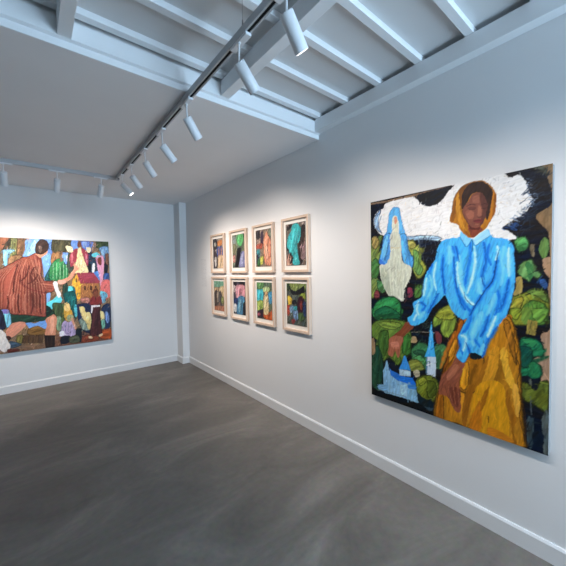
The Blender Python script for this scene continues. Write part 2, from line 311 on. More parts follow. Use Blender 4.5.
# ------------------------------------------------------------------ painted pictures: oil colour laid on a fine mesh
PAINT = {
'woman': (1067, 1488, [
('q',(15,19,30),[-98,1595,1095,1549,1111,-55,-105,-152],0.5,0,0),
('p',(134,108,78),[981,1490,991,1510,1076,1501,1080,1106,1063,1107,1048,1160,1009,1210,1005,1243,1065,1288,1057,1378,1028,1456],0.12,90,3),
('p',(176,140,110),[1032,1008,1053,1021,1067,1016,1068,922,1050,931,1036,963],0.1,90,3),
('q',(150,122,92),[1056,1133,1070,1132,1073,726,1061,725,1055,863,1064,953],0.15,90,0),
('p',(172,138,112),[1028,619,1057,642,1074,644,1077,343,1034,362,1028,444,1000,484,1043,539],0.12,90,3),
('q',(128,104,82),[-10,1483,140,1476,316,1481,516,1483,601,1490,601,1476,516,1472,437,1474,316,1465,126,1464,-3,1468],0.2,0,0),
('p',(78,82,70),[977,1487,999,1495,1035,1472,1049,1433,1035,1445,1014,1468],0.2,0,3),
('s',(33,35,30),[977,1487,999,1495,1035,1472,1049,1433,1035,1445,1014,1468,977,1487],0.1,0,10),
('s',(101,106,91),[997,1477,1018,1479,1040,1477],0.1,0,16),
('s',(56,59,50),[997,1457,1018,1459,1040,1457],0.1,0,16),
('p',(236,236,236),[118,1448,140,1457,224,1465,347,1461,384,1415,431,1385,494,1384,538,1415,570,1453,611,1474,681,1480,692,1146,528,1148,500,1178,414,1190,360,1186,303,1176,111,1223,51,1274,24,1337,54,1406,111,1423],0.05,10,3),
('p',(236,235,234),[590,1487,670,1504,755,1501,859,1488,884,1461,927,1464,951,1433,966,1406,972,1359,986,1324,978,1293,964,1267,941,1252,917,1236,885,1217,854,1191,886,1168,904,1123,612,1137],0.05,10,3),
('p',(150,185,225),[51,1393,89,1414,66,1352,74,1285,96,1243,51,1281,28,1337],0.15,70,3),
('s',(61,74,89),[51,1393,89,1414,66,1352,74,1285,96,1243,51,1281,28,1337,51,1393],0.1,0,10),
('s',(189,231,255),[37,1285,52,1334,72,1381],0.1,0,17),
('s',(108,133,162),[58,1277,73,1326,93,1374],0.1,0,17),
('p',(160,195,225),[303,1198,378,1197,472,1188,528,1166,495,1151,414,1170,316,1170],0.3,0,3),
('s',(64,78,89),[303,1198,378,1197,472,1188,528,1166,495,1151,414,1170,316,1170,303,1198],0.1,0,9),
('s',(201,243,255),[348,1185,415,1187,483,1185],0.1,0,12),
('s',(115,140,162),[348,1170,415,1172,483,1170],0.1,0,12),
('d',(205,190,170),[118,1448,140,1457,224,1465,347,1461,384,1415,431,1385,494,1384,538,1415,570,1453,611,1474,681,1480,692,1146,528,1148,500,1178,414,1190,360,1186,303,1176,111,1223,51,1274,24,1337,54,1406,111,1423],0.2,8,(70,22,2.2,1)),
('d',(215,215,225),[118,1448,140,1457,224,1465,347,1461,384,1415,431,1385,494,1384,538,1415,570,1453,611,1474,681,1480,692,1146,528,1148,500,1178,414,1190,360,1186,303,1176,111,1223,51,1274,24,1337,54,1406,111,1423],0.2,8,(60,20,3,2)),
('d',(200,180,150),[590,1487,670,1504,755,1501,859,1488,884,1461,927,1464,951,1433,966,1406,972,1359,986,1324,978,1293,964,1267,941,1252,917,1236,885,1217,854,1191,886,1168,904,1123,612,1137],0.2,-10,(70,18,2.2,3)),
('d',(222,225,230),[590,1487,670,1504,755,1501,859,1488,884,1461,927,1464,951,1433,966,1406,972,1359,986,1324,978,1293,964,1267,941,1252,917,1236,885,1217,854,1191,886,1168,904,1123,612,1137],0.2,-10,(60,20,3,4)),
('d',(130,150,175),[947,1448,981,1403,993,1318,964,1258,910,1223,861,1195,909,1266,963,1314,955,1399],0.2,-30,(40,18,4,5)),
('d',(40,80,140),[854,1191,885,1207,921,1226,925,1207,894,1177],0.2,-25,(14,26,4,6)),
('d',(40,55,85),[36,1422,67,1443,126,1447,51,1354,28,1344],0.2,60,(14,20,4,7)),
('d',(35,50,70),[947,1429,999,1472,1050,1406,1058,1298,979,1228,987,1135,910,1151],0.2,30,(60,30,4,8)),
('p',(14,19,28),[351,1464,437,1477,516,1481,601,1483,570,1459,543,1431,527,1410,483,1386,431,1392,378,1430],0.3,20,3),
('p',(112,132,66),[-4,1167,51,1216,103,1224,73,1135,78,1029,53,924,88,864,50,790,-5,781],0.3,60,3),
('s',(46,54,29),[-4,1167,51,1216,103,1224,73,1135,78,1029,53,924,88,864,50,790,-5,781,-4,1167],0.1,0,12),
('s',(142,167,86),[-27,908,35,1025,106,1138],0.1,0,28),
('s',(80,95,47),[3,891,65,1008,136,1121],0.1,0,28),
('p',(160,140,80),[12,1219,51,1222,74,1174,43,1130,12,1152],0.25,60,3),
('s',(64,57,34),[12,1219,51,1222,74,1174,43,1130,12,1152,12,1219],0.1,0,10),
('s',(201,176,103),[16,1160,28,1186,44,1208],0.1,0,16),
('s',(115,100,57),[33,1151,45,1176,61,1198],0.1,0,16),
('p',(70,120,60),[1,1032,51,1057,73,976,50,910,4,923],0.25,50,3),
('s',(30,49,26),[1,1032,51,1057,73,976,50,910,4,923,1,1032],0.1,0,10),
('s',(91,152,79),[-1,953,25,989,55,1021],0.1,0,18),
('s',(50,86,43),[16,938,42,974,73,1006],0.1,0,18),
('p',(75,125,75),[50,890,95,884,132,833,110,799,65,817],0.2,40,3),
('s',(32,51,32),[50,890,95,884,132,833,110,799,65,817,50,890],0.1,0,11),
('s',(97,158,97),[61,837,80,857,103,872],0.1,0,21),
('s',(54,90,54),[78,817,97,837,120,852],0.1,0,21),
('p',(120,55,60),[27,803,58,817,73,771,34,756],0.2,0,3),
('s',(49,24,26),[27,803,58,817,73,771,34,756,27,803],0.1,0,9),
('s',(152,73,79),[30,794,48,796,66,794],0.1,0,11),
('s',(86,39,43),[30,779,48,781,66,779],0.1,0,11),
('p',(150,160,70),[293,1169,341,1171,366,1127,405,1107,388,1049,432,983,400,919,366,912,335,979,335,1057,303,1114],0.25,60,3),
('s',(61,64,30),[293,1169,341,1171,366,1127,405,1107,388,1049,432,983,400,919,366,912,335,979,335,1057,303,1114,293,1169],0.1,0,14),
('s',(189,201,91),[302,997,336,1067,380,1132],0.1,0,36),
('s',(108,115,50),[341,975,375,1045,418,1110],0.1,0,36),
('p',(105,150,80),[341,1105,378,1085,378,1020,409,972,378,930,347,985],0.2,70,3),
('s',(43,61,34),[341,1105,378,1085,378,1020,409,972,378,930,347,985,341,1105],0.1,0,10),
('s',(134,189,103),[344,971,359,1021,380,1069],0.1,0,17),
('s',(75,108,57),[364,963,380,1013,400,1062],0.1,0,17),
('p',(175,170,90),[296,1163,331,1168,360,1134,331,1112,303,1132],0.2,20,3),
('s',(70,68,38),[296,1163,331,1168,360,1134,331,1112,303,1132,296,1163],0.1,0,9),
('s',(219,213,115),[303,1144,320,1152,339,1157],0.1,0,14),
('s',(126,122,64),[309,1127,326,1135,345,1140],0.1,0,14),
('p',(75,120,55),[351,846,397,871,393,794,351,777],0.2,60,3),
('s',(32,49,24),[351,846,397,871,393,794,351,777,351,846],0.1,0,9),
('s',(97,152,73),[353,801,365,827,381,850],0.1,0,11),
('s',(54,86,39),[365,794,378,819,393,843],0.1,0,11),
('p',(125,50,70),[300,838,331,839,335,791,303,777],0.2,80,3),
('d',(60,70,85),[366,1151,495,1152,484,1016,402,1019],0.2,80,(30,30,5,9)),
('d',(90,60,60),[19,856,125,807,50,723,316,802,303,716,237,761],0.2,60,(14,22,5,10)),
('p',(96,178,238),[158,1377,182,1412,210,1416,237,1403,250,1339,266,1275,298,1167,287,1151,237,1217,230,1317,182,1323,175,1197,111,1164,118,1215,140,1265],0.12,85,3),
('p',(85,160,235),[118,1230,171,1225,168,1090,128,1004,72,1023,84,1088],0.16,75,3),
('s',(36,64,93),[118,1230,171,1225,168,1090,128,1004,72,1023,84,1088,118,1230],0.1,0,12),
('s',(109,201,255),[91,1049,104,1115,126,1180],0.1,0,25),
('s',(61,115,169),[121,1040,135,1107,156,1171],0.1,0,25),
('p',(85,168,238),[240,1218,287,1214,303,1114,339,1051,331,982,269,1021,245,1136],0.16,100,3),
('s',(36,67,94),[240,1218,287,1214,303,1114,339,1051,331,982,269,1021,245,1136,240,1218],0.1,0,12),
('s',(109,210,255),[284,1033,268,1102,260,1172],0.1,0,25),
('s',(61,120,171),[316,1038,299,1107,291,1178],0.1,0,25),
('p',(120,200,245),[125,1209,147,1207,132,1105,103,1054,111,1119],0.1,75,3),
('p',(60,120,215),[78,1055,110,1028,122,1004,75,1021],0.1,20,3),
('p',(222,222,200),[182,1336,203,1356,224,1337,233,1242,240,1167,171,1172,182,1273],0.07,90,3),
('p',(208,212,194),[168,1228,240,1221,253,1086,266,1023,326,985,318,912,293,863,272,800,269,750,237,751,196,746,142,794,92,891,76,1003,128,1015,165,1090],0.08,88,3),
('p',(180,188,168),[88,976,139,963,168,796,139,807,95,891],0.1,80,3),
('l',(170,176,150),[182,1064,173,898,185,771],0.1,0,3),
('l',(170,176,150),[207,1063,199,899,210,772],0.1,0,3),
('l',(170,176,150),[230,1062,222,899,233,773],0.1,0,3),
('l',(170,176,150),[257,1061,249,899,260,775],0.1,0,3),
('l',(170,176,150),[283,1060,276,899,286,776],0.1,0,3),
('l',(210,180,110),[171,1133,203,1126,237,1126],0.1,0,4),
('p',(215,150,125),[196,1340,207,1348,220,1336,218,1306,207,1295,198,1309],0.05,0,3),
('l',(60,100,150),[161,1377,182,1412,210,1416,237,1403,250,1339,298,1171],0.1,0,3),
('l',(60,100,150),[158,1377,140,1265,116,1186],0.1,0,3),
('p',(40,112,62),[-5,673,250,694,244,636,216,621,168,638,49,613,3,632],0.2,20,3),
('s',(19,46,27),[-5,673,250,694,244,636,216,621,168,638,49,613,3,632,-5,673],0.1,0,11),
('s',(54,142,81),[56,630,127,659,200,682],0.1,0,21),
('s',(28,80,44),[65,606,135,635,208,658],0.1,0,21),
('p',(46,132,74),[26,695,80,749,168,776,237,748,248,674,237,610,110,583,18,613],0.2,30,3),
('s',(21,54,32),[26,695,80,749,168,776,237,748,248,674,237,610,110,583,18,613,26,695],0.1,0,16),
('s',(62,167,96),[65,673,121,714,185,742],0.1,0,50),
('s',(33,95,53),[96,620,152,661,216,689],0.1,0,50),
('p',(30,95,60),[34,655,124,702,230,660,223,621,49,603],0.2,20,3),
('s',(15,40,26),[34,655,124,702,230,660,223,621,49,603,34,655],0.1,0,12),
('s',(42,121,79),[71,643,125,667,182,683],0.1,0,25),
('s',(21,68,43),[82,613,136,637,193,653],0.1,0,25),
('p',(96,126,50),[-1,537,49,583,168,609,290,600,319,540,326,406,293,356,223,285,181,308,150,331,94,276,52,341,67,425,10,456],0.2,50,3),
('s',(40,51,23),[-1,537,49,583,168,609,290,600,319,540,326,406,293,356,223,285,181,308,150,331,94,276,52,341,67,425,10,456,-1,537],0.1,0,16),
('s',(123,159,67),[54,389,109,474,183,543],0.1,0,85),
('s',(69,90,36),[135,322,189,407,263,475],0.1,0,85),
('p',(66,104,44),[67,492,139,521,146,412,94,296,61,343],0.2,80,3),
('s',(29,43,20),[67,492,139,521,146,412,94,296,61,343,67,492],0.1,0,11),
('s',(86,132,59),[76,349,85,416,100,482],0.1,0,22),
('s',(47,74,31),[103,344,111,411,127,477],0.1,0,22),
('p',(120,146,62),[49,563,153,592,250,581,196,536,109,537],0.2,0,3),
('s',(49,59,27),[49,563,153,592,250,581,196,536,109,537,49,563],0.1,0,9),
('s',(152,184,81),[91,571,151,573,212,571],0.1,0,14),
('s',(86,105,44),[91,553,151,555,212,553],0.1,0,14),
('p',(58,112,48),[270,496,310,514,323,405,288,364,257,393],0.2,80,3),
('s',(26,46,22),[270,496,310,514,323,405,288,364,257,393,270,496],0.1,0,10),
('s',(76,142,64),[271,392,277,437,287,481],0.1,0,17),
('s',(41,80,34),[292,388,297,433,308,477],0.1,0,17),
('p',(90,120,45),[181,379,223,374,250,316,220,282,188,316],0.2,60,3),
('s',(38,49,21),[181,379,223,374,250,316,220,282,188,316,181,379],0.1,0,10),
('s',(115,152,60),[188,314,200,340,217,364],0.1,0,17),
('s',(64,86,32),[207,303,220,329,237,353],0.1,0,17),
('p',(34,72,52),[2,291,52,395,102,271,82,62,48,43,-2,56],0.25,80,3),
('s',(16,31,23),[2,291,52,395,102,271,82,62,48,43,-2,56,2,291],0.1,0,12),
('s',(47,93,69),[13,85,27,190,49,293],0.1,0,27),
('s',(24,51,37),[45,79,60,184,82,287],0.1,0,27),
('p',(150,125,95),[-1,427,26,438,33,338,5,319],0.2,80,3),
('p',(60,122,76),[326,412,379,470,439,465,442,404,434,307,379,293,335,334],0.18,40,3),
('s',(26,50,32),[326,412,379,470,439,465,442,404,434,307,379,293,335,334,326,412],0.1,0,13),
('s',(79,154,98),[338,364,376,401,419,432],0.1,0,30),
('s',(43,87,54),[362,335,400,373,443,403],0.1,0,30),
('p',(38,84,60),[335,401,403,426,433,390,379,377],0.2,0,3),
('s',(18,35,26),[335,401,403,426,433,390,379,377,335,401],0.1,0,9),
('s',(52,108,79),[358,406,388,408,417,406],0.1,0,12),
('s',(27,60,43),[358,391,388,393,417,391],0.1,0,12),
('p',(80,148,88),[348,361,391,388,425,353,404,313,361,315],0.2,40,3),
('s',(34,60,37),[348,361,391,388,425,353,404,313,361,315,348,361],0.1,0,10),
('s',(103,186,113),[360,340,376,357,396,370],0.1,0,19),
('s',(57,106,63),[376,322,392,339,411,352],0.1,0,19),
('p',(72,130,82),[488,465,541,489,565,452,555,380,520,321,488,341],0.18,60,3),
('s',(31,53,35),[488,465,541,489,565,452,555,380,520,321,488,341,488,465],0.1,0,11),
('s',(93,164,106),[490,371,513,416,541,458],0.1,0,20),
('s',(51,93,59),[512,358,534,403,562,445],0.1,0,20),
('p',(46,92,62),[491,425,525,448,531,364,497,334],0.2,70,3),
('p',(130,138,60),[306,328,367,353,418,304,367,270,319,266],0.2,30,3),
('s',(53,56,26),[306,328,367,353,418,304,367,270,319,266,306,328],0.1,0,11),
('s',(164,174,79),[319,299,347,319,378,333],0.1,0,22),
('s',(93,99,43),[333,275,361,295,391,309],0.1,0,22),
('p',(175,150,110),[323,497,354,508,367,474,326,461],0.2,20,3),
('p',(190,180,150),[342,268,379,277,385,242,354,228],0.2,20,3),
('p',(118,58,62),[494,564,528,546,524,488,499,493],0.15,80,3),
('l',(175,165,150),[323,534,403,549,488,554],0.1,0,4),
('l',(110,80,70),[541,548,573,525,579,486],0.1,0,5),
('d',(50,70,60),[316,589,451,628,439,474,342,506],0.2,60,(26,26,5,12)),
('p',(122,150,56),[479,645,496,679,529,719,575,718,564,663,530,626,487,592,474,613],0.15,60,3),
('s',(50,61,25),[479,645,496,679,529,719,575,718,564,663,530,626,487,592,474,613,479,645],0.1,0,12),
('s',(154,189,74),[484,632,499,667,522,698],0.1,0,26),
('s',(87,108,40),[512,616,527,651,550,682],0.1,0,26),
('p',(132,156,60),[541,659,564,691,594,702,617,647,596,567,554,536,523,579],0.15,70,3),
('s',(54,63,26),[541,659,564,691,594,702,617,647,596,567,554,536,523,579,541,659],0.1,0,12),
('s',(167,196,79),[539,584,552,632,573,678],0.1,0,24),
('s',(95,112,43),[567,574,580,622,601,668],0.1,0,24),
('p',(148,156,56),[487,665,540,725,596,740,609,662,530,648],0.15,20,3),
('s',(60,63,25),[487,665,540,725,596,740,609,662,530,648,487,665],0.1,0,12),
('s',(186,196,74),[513,689,546,705,582,714],0.1,0,23),
('s',(106,112,40),[523,662,556,678,592,687],0.1,0,23),
('l',(90,110,40),[573,692,557,629,546,549],0.1,0,3),
('q',(140,188,222),[101,211,121,249,127,292,138,295,153,223,230,203,329,203,365,158,375,14,209,12,109,33],0.12,80,0),
('q',(22,26,40),[146,268,181,288,237,262,237,224,181,230],0.2,0,0),
('q',(40,112,205),[150,253,170,231,237,217,234,162,167,192],0.12,40,0),
('q',(60,150,232),[231,253,256,305,269,355,280,362,290,343,306,305,321,263,280,262],0.1,80,0),
('q',(176,208,228),[234,254,277,259,319,260,321,222,237,209],0.1,0,0),
('q',(28,112,216),[230,207,332,216,367,168,297,166,237,168],0.1,20,0),
('q',(110,160,205),[126,131,144,133,144,90,126,89],0.1,0,0),
('q',(110,160,205),[181,146,198,148,198,105,181,104],0.1,0,0),
('q',(110,160,205),[257,166,273,168,273,126,257,125],0.1,0,0),
('q',(110,160,205),[303,178,319,180,319,139,303,138],0.1,0,0),
('q',(122,172,210),[51,92,138,115,145,58,63,57],0.15,20,0),
('q',(165,205,228),[237,142,297,158,293,70,244,74],0.1,80,0),
('q',(60,130,205),[297,158,361,176,367,141,303,133],0.1,20,0),
('q',(130,180,212),[297,127,370,139,386,55,297,58],0.12,80,0),
('l',(30,70,150),[51,92,60,59],0.1,0,3),
('q',(66,172,245),[464,632,471,573,481,469,492,395,420,383,442,451,455,559],0.1,88,0),
('l',(150,215,250),[465,595,460,501,446,405],0.1,0,4),
('q',(200,218,234),[430,385,495,396,494,252,461,261,428,268],0.07,88,0),
('q',(120,140,165),[449,358,458,360,458,325,449,323],0.05,0,0),
('q',(230,232,236),[465,180,479,177,480,108,461,108],0.05,80,0),
('q',(90,130,160),[430,385,439,387,437,273,428,270],0.05,80,0),
('p',(112,124,38),[359,203,392,242,451,264,497,250,515,211,511,164,492,111,440,60,404,72,370,123],0.25,60,3),
('s',(46,51,18),[359,203,392,242,451,264,497,250,515,211,511,164,492,111,440,60,404,72,370,123,359,203],0.1,0,15),
('s',(142,157,52),[391,129,416,186,452,235],0.1,0,40),
('s',(80,89,27),[434,105,459,161,495,211],0.1,0,40),
('p',(82,96,30),[440,226,486,226,498,160,452,111,434,165],0.25,60,3),
('s',(35,40,15),[440,226,486,226,498,160,452,111,434,165,440,226],0.1,0,10),
('s',(106,123,42),[436,153,451,184,470,213],0.1,0,16),
('s',(59,69,21),[454,143,469,174,488,202],0.1,0,16),
('p',(140,150,52),[373,209,410,242,434,224,392,177],0.2,40,3),
('s',(57,61,23),[373,209,410,242,434,224,392,177,373,209],0.1,0,10),
('s',(176,189,69),[381,208,394,222,411,233],0.1,0,15),
('s',(100,108,37),[394,193,407,207,423,218],0.1,0,15),
('p',(14,18,22),[6,80,45,52,109,47,290,54,380,49,487,44,489,9,290,6,6,8],0.4,20,3),
('p',(50,66,74),[416,47,469,64,484,34,440,31],0.3,60,3),
('p',(20,34,40),[367,128,404,103,440,97,466,104,481,56,428,45,380,59],0.3,60,3),
('l',(120,130,130),[48,48,167,60,290,69],0.1,0,4),
('p',(80,150,84),[912,1116,935,1133,957,1129,974,1102,965,1071,936,1059,919,1077],0.18,20,3),
('s',(34,61,35),[912,1116,935,1133,957,1129,974,1102,965,1071,936,1059,919,1077,912,1116],0.1,0,10),
('s',(103,189,108),[918,1100,938,1110,960,1115],0.1,0,16),
('s',(57,108,60),[925,1081,945,1091,967,1096],0.1,0,16),
('p',(50,110,60),[922,1089,950,1081,961,1067,936,1061],0.15,10,3),
('p',(96,134,72),[1017,1087,1028,1113,1042,1122,1054,1097,1052,1035,1032,1016,1019,1050],0.18,80,3),
('p',(110,100,80),[980,1085,995,1088,999,1028,984,1038],0.3,80,3),
('p',(100,146,84),[929,969,943,993,966,1011,990,1008,1003,965,1027,934,1011,912,990,924,978,896,955,915,932,934],0.18,70,3),
('s',(42,59,35),[929,969,943,993,966,1011,990,1008,1003,965,1027,934,1011,912,990,924,978,896,955,915,932,934,929,969],0.1,0,12),
('s',(128,184,108),[948,924,956,958,972,989],0.1,0,25),
('s',(72,105,60),[978,913,986,947,1001,978],0.1,0,25),
('p',(60,118,66),[962,1001,985,991,996,936,978,907,966,954],0.15,70,3),
('p',(165,146,84),[918,914,946,919,948,860,938,826,909,825,922,868],0.15,70,3),
('p',(44,78,130),[1019,899,1040,908,1055,872,1040,863],0.3,30,3),
('p',(130,138,46),[903,808,936,826,967,843,1004,862,1041,846,1059,800,1056,718,1042,680,898,663,894,741],0.18,60,3),
('s',(53,56,21),[903,808,936,826,967,843,1004,862,1041,846,1059,800,1056,718,1042,680,898,663,894,741,903,808],0.1,0,16),
('s',(164,174,62),[927,740,951,795,987,844],0.1,0,42),
('s',(93,99,33),[973,714,997,769,1033,817],0.1,0,42),
('p',(86,136,56),[956,770,990,798,1041,783,1054,725,1042,680,968,672,951,717],0.18,70,3),
('s',(36,55,25),[956,770,990,798,1041,783,1054,725,1042,680,968,672,951,717,956,770],0.1,0,12),
('s',(110,171,74),[972,705,981,742,998,776],0.1,0,26),
('s',(61,97,40),[1003,694,1012,731,1029,765],0.1,0,26),
('p',(158,150,56),[914,801,953,814,938,745,905,717,903,761],0.15,50,3),
('s',(64,61,25),[914,801,953,814,938,745,905,717,903,761,914,801],0.1,0,9),
('s',(198,189,74),[898,750,915,774,935,795],0.1,0,13),
('s',(113,108,40),[910,740,927,764,947,785],0.1,0,13),
('p',(104,132,58),[967,841,1004,857,1044,836,1055,791,1019,816],0.15,20,3),
('s',(43,54,26),[967,841,1004,857,1044,836,1055,791,1019,816,967,841],0.1,0,10),
('s',(132,167,76),[989,829,1013,841,1039,847],0.1,0,17),
('s',(74,95,41),[997,809,1021,821,1046,827],0.1,0,17),
('l',(60,80,40),[967,823,998,750,1006,695],0.1,0,3),
('p',(130,150,50),[897,747,946,751,929,692,904,699],0.18,50,3),
('s',(53,61,23),[897,747,946,751,929,692,904,699,897,747],0.1,0,9),
('s',(164,189,67),[902,714,911,729,924,741],0.1,0,12),
('s',(93,108,36),[914,704,924,718,936,731],0.1,0,12),
('p',(108,140,58),[951,751,990,754,970,677,948,684],0.18,70,3),
('p',(104,150,62),[987,754,1054,759,1045,709,1021,681,998,708],0.18,50,3),
('s',(43,61,27),[987,754,1054,759,1045,709,1021,681,998,708,987,754],0.1,0,10),
('s',(132,189,81),[998,711,1011,731,1028,747],0.1,0,17),
('s',(74,108,44),[1014,697,1027,717,1044,733],0.1,0,17),
('q',(156,138,66),[974,696,1015,691,1006,616,967,620],0.18,80,0),
('l',(60,70,40),[991,698,980,617],0.1,0,3),
('p',(28,108,72),[940,582,984,601,1029,582,1043,539,1035,508,1001,511,1000,484,1031,454,1032,406,1001,384,975,393,949,370,945,502],0.2,40,3),
('s',(14,45,31),[940,582,984,601,1029,582,1043,539,1035,508,1001,511,1000,484,1031,454,1032,406,1001,384,975,393,949,370,945,502,940,582],0.1,0,12),
('s',(40,137,93),[934,454,984,502,1040,543],0.1,0,26),
('s',(20,77,51),[955,429,1005,476,1061,518],0.1,0,26),
('p',(20,76,62),[945,545,985,547,996,500,974,441,947,449],0.2,60,3),
('s',(11,32,27),[945,545,985,547,996,500,974,441,947,449,945,545],0.1,0,9),
('s',(30,98,81),[946,473,961,501,978,528],0.1,0,13),
('s',(14,54,44),[961,465,975,493,992,520],0.1,0,13),
('p',(50,140,84),[954,585,992,591,1021,572,1000,550,969,568],0.15,20,3),
('p',(40,120,72),[982,461,1008,472,1026,443,1023,405,993,398],0.15,60,3),
('p',(20,22,30),[949,382,975,393,1001,386,1030,398,1016,347,987,318,952,340],0.3,60,3),
('q',(92,98,90),[982,381,992,383,994,320,985,317],0.2,88,0),
('p',(96,106,36),[949,335,965,358,1010,332,1023,364,1045,386,1063,374,1062,227,1032,234,996,253,972,255,952,277],0.25,60,3),
('s',(40,44,17),[949,335,965,358,1010,332,1023,364,1045,386,1063,374,1062,227,1032,234,996,253,972,255,952,277,949,335],0.1,0,13),
('s',(123,135,49),[967,276,987,320,1014,359],0.1,0,29),
('s',(69,76,25),[998,258,1018,302,1046,341],0.1,0,29),
('p',(20,24,34),[994,351,1015,357,1018,334,1001,325],0.2,60,3),
('p',(58,72,76),[976,160,1003,174,1001,22,980,28],0.3,85,3),
('p',(88,98,96),[1039,183,1062,227,1064,2,1048,9],0.25,85,3),
('p',(15,25,38),[1003,99,1040,118,1048,56,1026,28,1004,38],0.3,60,3),
('l',(90,100,105),[991,289,995,177],0.1,0,5),
('m',(0,0,0),[0,0],0.13,60,(1600,30,6,16,3,0.6)),
('p',(188,124,28),[877,713,907,679,930,586,943,501,944,424,950,307,950,277,966,70,972,3,919,-5,809,-9,677,-2,617,3,586,-2,487,-6,495,119,520,207,531,284,574,452,607,546,631,651,665,674],0.16,82,3),
('s',(75,51,14),[877,713,907,679,930,586,943,501,944,424,950,307,950,277,966,70,972,3,919,-5,809,-9,677,-2,617,3,586,-2,487,-6,495,119,520,207,531,284,574,452,607,546,631,651,665,674,877,713],0.1,0,16),
('s',(235,157,40),[646,90,657,308,706,519],0.1,0,126),
('s',(135,89,20),[799,69,810,286,860,498],0.1,0,126),
('p',(168,92,22),[610,547,635,647,661,636,605,458,553,323,526,202,542,332,579,442],0.15,70,3),
('s',(67,38,12),[610,547,635,647,661,636,605,458,553,323,526,202,542,332,579,442,610,547],0.1,0,14),
('s',(210,118,32),[523,330,564,458,614,581],0.1,0,35),
('s',(120,66,15),[564,316,604,443,655,566],0.1,0,35),
('p',(214,140,36),[605,530,625,527,605,424,574,373,584,454],0.15,70,3),
('s',(85,57,17),[605,530,625,527,605,424,574,373,584,454,605,530],0.1,0,9),
('s',(255,176,49),[575,420,589,465,607,509],0.1,0,13),
('s',(154,100,25),[590,415,604,460,622,503],0.1,0,13),
('p',(164,98,22),[492,36,509,146,525,209,542,133,543,7,498,-3],0.15,85,3),
('s',(66,41,12),[492,36,509,146,525,209,542,133,543,7,498,-3,492,36],0.1,0,9),
('s',(206,125,32),[504,25,508,89,516,152],0.1,0,13),
('s',(118,70,15),[521,24,524,87,532,151],0.1,0,13),
('p',(168,106,24),[675,438,770,447,734,246,636,219,656,358],0.15,75,3),
('s',(67,44,13),[675,438,770,447,734,246,636,219,656,358,675,438],0.1,0,14),
('s',(210,135,35),[656,281,668,349,691,413],0.1,0,34),
('s',(120,76,17),[697,270,710,337,733,402],0.1,0,34),
('p',(225,150,32),[661,392,690,398,686,268,666,227,641,256],0.15,85,3),
('s',(89,61,16),[661,392,690,398,686,268,666,227,641,256,661,392],0.1,0,9),
('s',(255,189,45),[657,258,659,309,665,360],0.1,0,12),
('s',(162,108,23),[672,256,675,308,681,359],0.1,0,12),
('p',(228,170,50),[849,503,882,529,891,442,924,332,916,298,883,341,862,416],0.12,75,3),
('p',(166,106,28),[864,675,889,677,914,564,927,450,915,467,882,588],0.15,78,3),
('s',(67,44,14),[864,675,889,677,914,564,927,450,915,467,882,588,864,675],0.1,0,10),
('s',(208,135,40),[874,506,886,573,903,639],0.1,0,16),
('s',(119,76,20),[894,501,906,569,923,635],0.1,0,16),
('p',(206,142,36),[788,461,840,531,841,411,798,264,743,249],0.12,70,3),
('p',(162,102,24),[734,302,770,416,797,463,762,309,734,246],0.12,70,3),
('p',(216,150,24),[734,266,867,312,894,22,809,8,707,11],0.1,80,3),
('p',(202,120,24),[692,11,716,101,753,187,763,54,745,-1],0.12,75,3),
('p',(164,100,20),[762,211,793,282,802,295,781,185,753,124],0.12,70,3),
('p',(150,92,22),[657,124,686,242,724,274,696,137,677,11,657,15],0.12,75,3),
('p',(158,98,22),[888,298,909,206,930,154,918,71,935,-1,919,-3,902,124,880,216],0.12,80,3),
('p',(226,166,60),[912,325,932,330,945,208,934,155,917,228],0.1,85,3),
('p',(205,125,30),[790,43,852,46,919,12,809,-8],0.12,20,3),
('l',(100,58,14),[795,112,796,71],0.1,0,6),
('l',(40,26,20),[889,717,910,660,916,583,932,533,927,488,941,424,932,354,939,304],0.1,0,3.5),
('l',(60,36,20),[934,330,949,238,945,159,962,68,965,7],0.1,0,4),
('l',(60,36,20),[955,278,970,148,972,10],0.1,0,4),
('p',(124,66,44),[293,603,342,577,310,539,270,498,257,466,196,439,150,451,196,500,244,542],0.14,45,3),
('p',(168,100,76),[153,458,203,492,257,491,266,464,245,416,237,349,220,338,202,380,181,338,164,334,141,352,153,406],0.12,70,3),
('p',(196,124,100),[167,435,223,450,230,407,181,398],0.1,20,3),
('l',(96,48,36),[181,411,164,339],0.1,0,2.5),
('l',(96,48,36),[202,409,193,340],0.1,0,2.5),
('l',(96,48,36),[223,412,229,352],0.1,0,2.5),
('l',(96,48,36),[167,422,144,359],0.1,0,2.5),
('p',(146,82,58),[618,418,668,394,655,342,639,278,641,201,648,104,627,75,596,104,575,148,542,161,514,165,522,247,542,296,587,356],0.14,60,3),
('p',(178,108,80),[605,369,636,365,606,302,574,261,563,292],0.12,60,3),
('p',(120,62,44),[574,205,606,231,642,219,647,154,631,105,606,119,585,152],0.14,75,3),
('l',(84,42,32),[553,221,575,148],0.1,0,3),
('l',(84,42,32),[585,241,606,124],0.1,0,3),
('l',(84,42,32),[611,248,627,98],0.1,0,3),
('l',(84,42,32),[542,252,526,179],0.1,0,3),
('l',(186,112,84),[569,226,596,132],0.1,0,3),
('l',(186,112,84),[601,240,619,112],0.1,0,3),
('l',(186,112,84),[629,242,639,124],0.1,0,3),
('p',(70,176,246),[642,1190,672,1164,706,1144,757,1178,785,1194,806,1151,845,1138,844,1141,882,1125,907,1090,913,1032,917,907,906,810,882,720,848,657,796,555,768,452,733,452,697,464,666,396,620,425,639,497,629,533,635,573,676,664,655,660,614,685,635,669,594,711,572,758,551,804,518,766,462,705,427,631,342,582,303,609,303,636,331,657,344,695,339,743,398,788,410,854,426,936,484,1028,501,1093,539,1153,633,1163],0.14,75,3),
('s',(20,114,220),[539,1059,534,959,551,813],0.1,0,36),
('s',(20,114,220),[473,1005,450,936,462,890],0.1,0,26),
